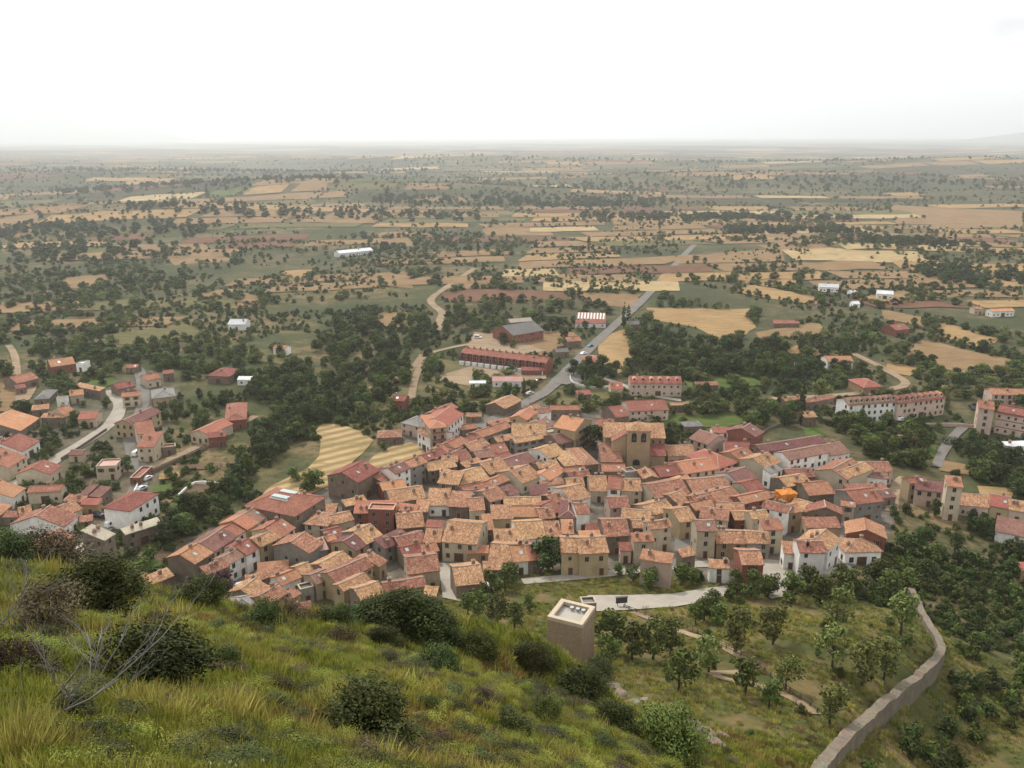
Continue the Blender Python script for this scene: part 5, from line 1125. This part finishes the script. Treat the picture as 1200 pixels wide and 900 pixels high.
def instancer(name, P, coll):
    P = np.asarray(P, float); me = bpy.data.meshes.new(name); n = len(P); me.vertices.add(n); me.vertices.foreach_set('co', P[:, :3].astype('f').ravel())
    for an, sl_ in (('rot', slice(3, 6)), ('scl', slice(6, 9))): a = me.attributes.new(an, 'FLOAT_VECTOR', 'POINT'); a.data.foreach_set('vector', P[:, sl_].astype('f').ravel())
    a = me.attributes.new('idx', 'INT', 'POINT'); a.data.foreach_set('value', P[:, 9].astype('i'))
    o = obj(name, me); o['kind'] = 'stuff'
    ng = bpy.data.node_groups.new(name, 'GeometryNodeTree')
    ng.interface.new_socket('Geometry', in_out='INPUT', socket_type='NodeSocketGeometry'); ng.interface.new_socket('Geometry', in_out='OUTPUT', socket_type='NodeSocketGeometry')
    N = ng.nodes; L = ng.links; gi, go, ip, ci = N.new('NodeGroupInput'), N.new('NodeGroupOutput'), N.new('GeometryNodeInstanceOnPoints'), N.new('GeometryNodeCollectionInfo')
    ci.inputs['Collection'].default_value = coll; ci.inputs['Separate Children'].default_value = True
    def na_(nm, t): q = N.new('GeometryNodeInputNamedAttribute'); q.data_type = t; q.inputs['Name'].default_value = nm; return q.outputs['Attribute']
    L.new(gi.outputs[0], ip.inputs['Points']); L.new(ci.outputs[0], ip.inputs['Instance']); ip.inputs['Pick Instance'].default_value = True
    L.new(na_('idx', 'INT'), ip.inputs['Instance Index']); L.new(na_('rot', 'FLOAT_VECTOR'), ip.inputs['Rotation']); L.new(na_('scl', 'FLOAT_VECTOR'), ip.inputs['Scale']); L.new(ip.outputs[0], go.inputs[0])
    md = o.modifiers.new('scatter', 'NODES'); md.node_group = ng; return o
n = 34000; rr_ = np.exp(gg.uniform(np.log(205), np.log(2600), n)); aa = gg.uniform(-.6, .6, n); FX, FY = rr_*np.sin(aa), rr_*np.cos(aa)
bad = in_fields_v(FX, FY) | near_road_v(FX, FY, 4) | inpoly(FX, FY, VILL) | in_patch(FX, FY); FX, FY = FX[~bad], FY[~bad]; FZ = terr(FX, FY); sp = []
for x, y, z in zip(FX, FY, FZ):
    if mnoise.noise((x/90, y/90, 9.2)) + .5*mnoise.noise((x/25, y/25, 2.2)) < -.05 or not clear_of_houses(x, y, 1): continue
    k = ('bush','darkbush')[int(gg.integers(2))]; s = gg.uniform(.3, 1.1)*(1+hypot(x, y)/2500)
    if hypot(x, y) > 1100 and gg.random() < .5: continue
    sp.append((x, y, z-.1, 0, 0, gg.uniform(0, 6.28), s*1.2, s*1.2, s, PIDX[k, int(gg.integers(3))]))
o = instancer('scrub', sp, PROTO); o['label'] = 'low scrub bushes scattered over the plain'
fo = instancer('woodland', pts, PROTO); fo['label'] = 'hedgerow trees and far woods scattered over the plain'

# ------------------------------------------------------------------ the near hillside: grass, shrubs, rocks, bare branches
def mat_grass(name, a, b):
    t = NT(name, .8, .1); col = t.ramp(t.noise(t.pos(), .5, 3), [(.35, a), (.65, b)]); hs = t.n('ShaderNodeHueSaturation'); t.l(col, hs.inputs['Color']); t.l(t.math('ADD', .65, t.math('MULTIPLY', t.rnd(), .7)), hs.inputs['Value']); return t.out(hs.outputs[0])
GM = [mat_grass('grass_green', (.185,.21,.030), (.265,.275,.05)), mat_grass('grass_yellow', (.30,.275,.055), (.38,.33,.095)), mat_grass('grass_rust', (.17,.105,.042), (.24,.15,.065)), mat_grass('grass_deep', (.115,.135,.022), (.15,.165,.032))]
GM.append(mat_grass('flower_heads', (.42,.36,.12), (.5,.47,.3)))
GR = bpy.data.collections.new('grass_shapes')
def tuft(k, mat, nb=46, hgt=.45, flower=False):
    g = np.random.default_rng(k+70); V = []; F_ = []; mi = []
    for i in range(nb):
        a = g.uniform(0, 6.283); q = .22*sqrt(g.random()); x, y = q*cos(a), q*sin(a); h = hgt*g.uniform(.5, 1.15); ln = g.uniform(.05, .5)*h; b = a+g.normal()*.6; w = g.uniform(.006, .013)
        dx, dy = cos(b)*ln, sin(b)*ln; wx, wy = -sin(b)*w, cos(b)*w; n = len(V)
        V += [(x-wx, y-wy, -.05), (x+wx, y+wy, -.05), (x+dx*.35+wx*.8, y+dy*.35+wy*.8, h*.6), (x+dx*.35-wx*.8, y+dy*.35-wy*.8, h*.6), (x+dx, y+dy, h)]
        F_ += [(n, n+1, n+2), (n, n+2, n+3), (n+3, n+2, n+4)]; mi += [0]*3
        if flower and i % 12 == 0:
            n = len(V); s = .009; V += [(x+dx-s, y+dy, h), (x+dx, y+dy-s, h+.01), (x+dx+s, y+dy, h+.02), (x+dx, y+dy+s, h+.03)]; F_ += [(n, n+1, n+2), (n, n+2, n+3)]; mi += [1]*2
    me = np_mesh('tuft', np.array(V), np.array(F_), [mat, GM[4]]); me.polygons.foreach_set('material_index', np.array(mi, 'i')); return me
for k, (mt, fl, h) in enumerate([(0,0,.22),(0,0,.27),(0,1,.34),(1,0,.26),(1,0,.42),(2,0,.26),(3,0,.22),(3,0,.20)]): GR.objects.link(bpy.data.objects.new('g%02d' % k, tuft(k, GM[mt], 46, h, bool(fl))))
gg = np.random.default_rng(3); n = 95000; R_ = np.exp(gg.uniform(np.log(6), np.log(105), n)); A_ = gg.uniform(-.62, .50, n); X, Y = R_*np.sin(A_), R_*np.cos(A_); Z = terr(X, Y); P = []
for x, y, z, r in zip(X, Y, Z, R_):
    q1 = mnoise.noise((x*.12, y*.12, 0)); q2 = mnoise.noise((x*.35, y*.35, 6)); s = gg.uniform(.7, 1.25)*max(.9, min(2.4, r/24))
    if q1+.5*q2 > .30: k = gg.choice([5,5,3])
    elif q1+.5*q2 > .14: k = gg.choice([3,4,0,5,1])
    elif q1 > -.28: k = gg.choice([0,1,1,0,0,6,0,1,6,3]) if q2 < .3 or gg.random() < .8 else 2
    else: k = gg.choice([6,7,0])
    P.append((x, y, z, gg.normal()*.28, gg.normal()*.28, gg.uniform(0, 6.28), s, s, s*gg.uniform(.8, 1.3), k))
go_ = instancer('hillside_grass', P, GR); go_['label'] = 'tall rough grass covering the near hillside'
n = 16000; R_ = gg.uniform(85**2, 205**2, n)**.5; A_ = gg.uniform(-.30, .62, n); X, Y = R_*np.sin(A_), R_*np.cos(A_); Z = terr(X, Y); P = []
for x, y, z in zip(X, Y, Z):
    if near_road(x, y, .2) or in_patch(np.array([x]), np.array([y]))[0] or mnoise.noise((x*.09, y*.09, 8)) < -.25: continue
    s = gg.uniform(1.2, 2.4); k = gg.choice([3,0,1,5,4,6,0] if x < 75 else [6,7,0,3]); P.append((x, y, z, 0, 0, gg.uniform(0, 6.28), s*1.3, s*1.3, s*.8, k))
o = instancer('orchard_grass', P, GR); o['label'] = 'dry yellow grass between the orchard trees'
# shrubs
def shrub(k, mat, n=11000, size=.048):
    g = np.random.default_rng(k+31); c, r = lumps(g, 1.5, 1.15, 26, .15, 'round'); V, F_ = leaves(n, c, r, size, 0, .4, k+40, 1.6, .25); st = MB(); rn = random.Random(k)
    for i in range(16):
        a = rn.uniform(0, 6.28); q = rn.uniform(.4, 1.0); st.tube([(0,0,-.1),(q*.4*cos(a),q*.4*sin(a),.5),(q*cos(a),q*sin(a),rn.uniform(.9,1.4))],[.03,.02,.008],4)
    return np_mesh('foliage', V, F_, [M[mat]]), st.mesh('stem', [M['bark']])
M['lf_herb'] = mat_leaf('herb_foliage', (0.10, 0.115, 0.015), (0.175, 0.185, 0.025), (0.26, 0.245, 0.045), .3)
SH = [shrub(0,'lf_shrub'), shrub(1,'lf_shrub'), shrub(2,'lf_dark'), shrub(3,'lf_brown', 6000), shrub(4,'lf_mid'), shrub(5,'lf_herb', 7000, .035), shrub(6,'lf_herb', 6000, .03)]
for px, py, wp, k, lab in [(178,815,132,2,'large dark evergreen shrub beside the bare grey branches'),(120,722,100,0,'olive shrub on the brow of the hill above the ravine houses'),(55,745,90,3,'brownish shrub among bare branches on the hillside'),
    (440,880,125,0,'olive shrub in the middle of the grassy hillside'),(515,795,65,2,'dark shrub on the lower grassy hillside'),(785,895,105,4,'broad green shrub at the foot of the hillside'),(600,870,60,0,'small shrub in tall yellow grass'),
    (310,738,60,2,'dark shrub on the crest above the old town'),(240,715,60,0,'olive shrub on the crest above the old town'),(345,735,50,3,'brown shrub on the crest above the old town'),(150,702,60,4,'green shrub on the crest above the ravine houses'),
    (60,672,80,3,'dry brown shrub on the crest above the left houses'),(15,662,60,2,'dark shrub on the crest beside the bare branches'),(560,775,55,4,'green shrub on the bank below the tower'),(620,790,60,0,'olive shrub on the bank below the tower'),
    (680,825,70,0,'olive shrub above the rocky bank'),(700,800,50,2,'dark shrub beside the rocky bank'),(400,760,45,3,'brown shrub near the evergreen thicket'),(450,765,50,0,'olive shrub near the evergreen thicket'),(330,820,45,3,'small brown shrub in the grass'),
    (640,850,55,4,'green shrub in the grass above the rocks'),(560,830,40,3,'small brown shrub in yellow grass'),(25,800,80,3,'dry brown shrub under the bare branches'),(90,860,70,0,'olive shrub at the base of the bare branches'),(720,860,60,0,'olive shrub above the broad green shrub'),
    (270,790,50,0,'small olive shrub right of the large evergreen shrub'),(500,840,40,0,'small olive shrub in flowering grass')]:
    x, y, z = at(px, py); dd = sqrt(x*x+y*y+(z-CAMZ)**2); s = wp*dd/FPX/2.6; o = thing('shrub', lab, 'shrub', (x, y, z), px*.37, 'hillside shrubs'); o.scale = (s*1.3, s*.9, s*.95)
    obj('foliage', SH[k][0], o); obj('stem', SH[k][1], o)
# low heath clumps over the hillside, too many to count
HE = bpy.data.collections.new('heath_shapes')
for i, (a, b) in enumerate(SH): HE.objects.link(bpy.data.objects.new('h%02d' % i, a))
n = 6500; R_ = np.exp(gg.uniform(np.log(8), np.log(110), n)); A_ = gg.uniform(-.6, .40, n); X, Y = R_*np.sin(A_), R_*np.cos(A_); Z = terr(X, Y); P = []
for x, y, z, r in zip(X, Y, Z, R_):
    if mnoise.noise((x*.07, y*.07, 3)) < -.1 and gg.random() < .6: continue
    s = gg.uniform(.12, .42)*(.55+r/50 if r < 30 else 1+r/200); P.append((x, y, z-.05, 0, 0, gg.uniform(0, 6.28), s*gg.uniform(.9,1.8), s*gg.uniform(.9,1.8), s*.8, int(gg.choice([0,1,3,5,6,5,6,5,6]))))
o = instancer('heath', P, HE); o['label'] = 'low heath clumps dotted through the hillside grass'
# bare grey branches
def bare(seed, H_=3.2):
    g = random.Random(seed); m = MB()
    def grow(p, d, L, r, dep):
        q = [p]; k = 4; dd = d
        for i in range(k): dd = (dd+Vector((g.uniform(-.3,.3), g.uniform(-.3,.3), g.uniform(-.18,.25)))).normalized(); q.append(q[-1]+dd*L/k)
        m.tube(q, [r*(1-.5*i/k) for i in range(k+1)], 5)
        if dep:
            for _ in range(g.choice([2,3,3])): j = g.choice([1,2,3,4]); grow(q[j], (dd+Vector((g.uniform(-1,1), g.uniform(-1,1), g.uniform(-.3,.6)))*.75).normalized(), L*g.uniform(.45,.75), r*.55, dep-1)
    for i in range(5): a = g.uniform(0, 6.28); grow(Vector((0,0,-.1)), Vector((cos(a)*.8, sin(a)*.8, .7)).normalized(), H_*g.uniform(.4,.6), .018, 3)
    return m.mesh('branch', [M['deadwood']], True)
for px, py, s, sd, lab in [(20,860,1.0,3,'bare dead shrub with pale grey branches sprawling over the grass'),(100,815,.8,8,'bare grey branches leaning beside the large evergreen shrub'),(-15,745,.9,12,'dead grey bush at the edge of the hill crest')]:
    x, y, z = at(px, py); o = thing('dead_bush', lab, 'dead bush', (x, y, z), px*.1); o.scale = (s, s, s); obj('branch', bare(sd), o)
# rocks on the bank
def rock(seed):
    import bmesh
    bm = bmesh.new(); bmesh.ops.create_icosphere(bm, subdivisions=3, radius=1)
    for v in bm.verts: n = v.co.copy(); v.co = n*(1+.35*mnoise.noise(n*1.3+Vector((seed,0,0)))+.16*mnoise.noise(n*3.5+Vector((seed,2,0)))); v.co.z *= .65
    me = bpy.data.meshes.new('rock'); bm.to_mesh(me); bm.free(); me.materials.append(M['rub']); return me
RK = [rock(s) for s in (1.1, 4.7, 9.2)]
for i, (px, py, s) in enumerate([(715,808,1.6),(728,815,1.2),(742,828,1.5),(700,797,1.1),(760,842,1.3),(812,868,1.6),(822,882,1.8),(835,894,1.5),(755,822,.9),(690,788,1.0),(800,862,1.0),(845,880,1.1)]):
    x, y, z = gp(px, py) if px > 795 else at(px, py); o = thing('rock', 'grey weathered rock outcrop on the bank below the tower', 'rock', (x, y, z), i*1.7, 'rocks on the bank', RK[i % 3]); o.scale = (s, s*.8, s)

# ------------------------------------------------------------------ haze
mbh = MB(); mbh.box(-36000, 36000, -3000, 36000, -40, 840)
hm = bpy.data.materials.new('haze'); hm.use_nodes = True; ht = hm.node_tree; ht.nodes.clear()
ho = ht.nodes.new('ShaderNodeOutputMaterial'); pv = ht.nodes.new('ShaderNodeVolumePrincipled')
pv.inputs['Color'].default_value = (0.92, 0.965, 1.0, 1); pv.inputs['Density'].default_value = 1.15e-4; pv.inputs['Anisotropy'].default_value = 0.66
ht.links.new(pv.outputs[0], ho.inputs['Volume'])
hz = mbh.build('haze', [hm]); hz['kind'] = 'stuff'
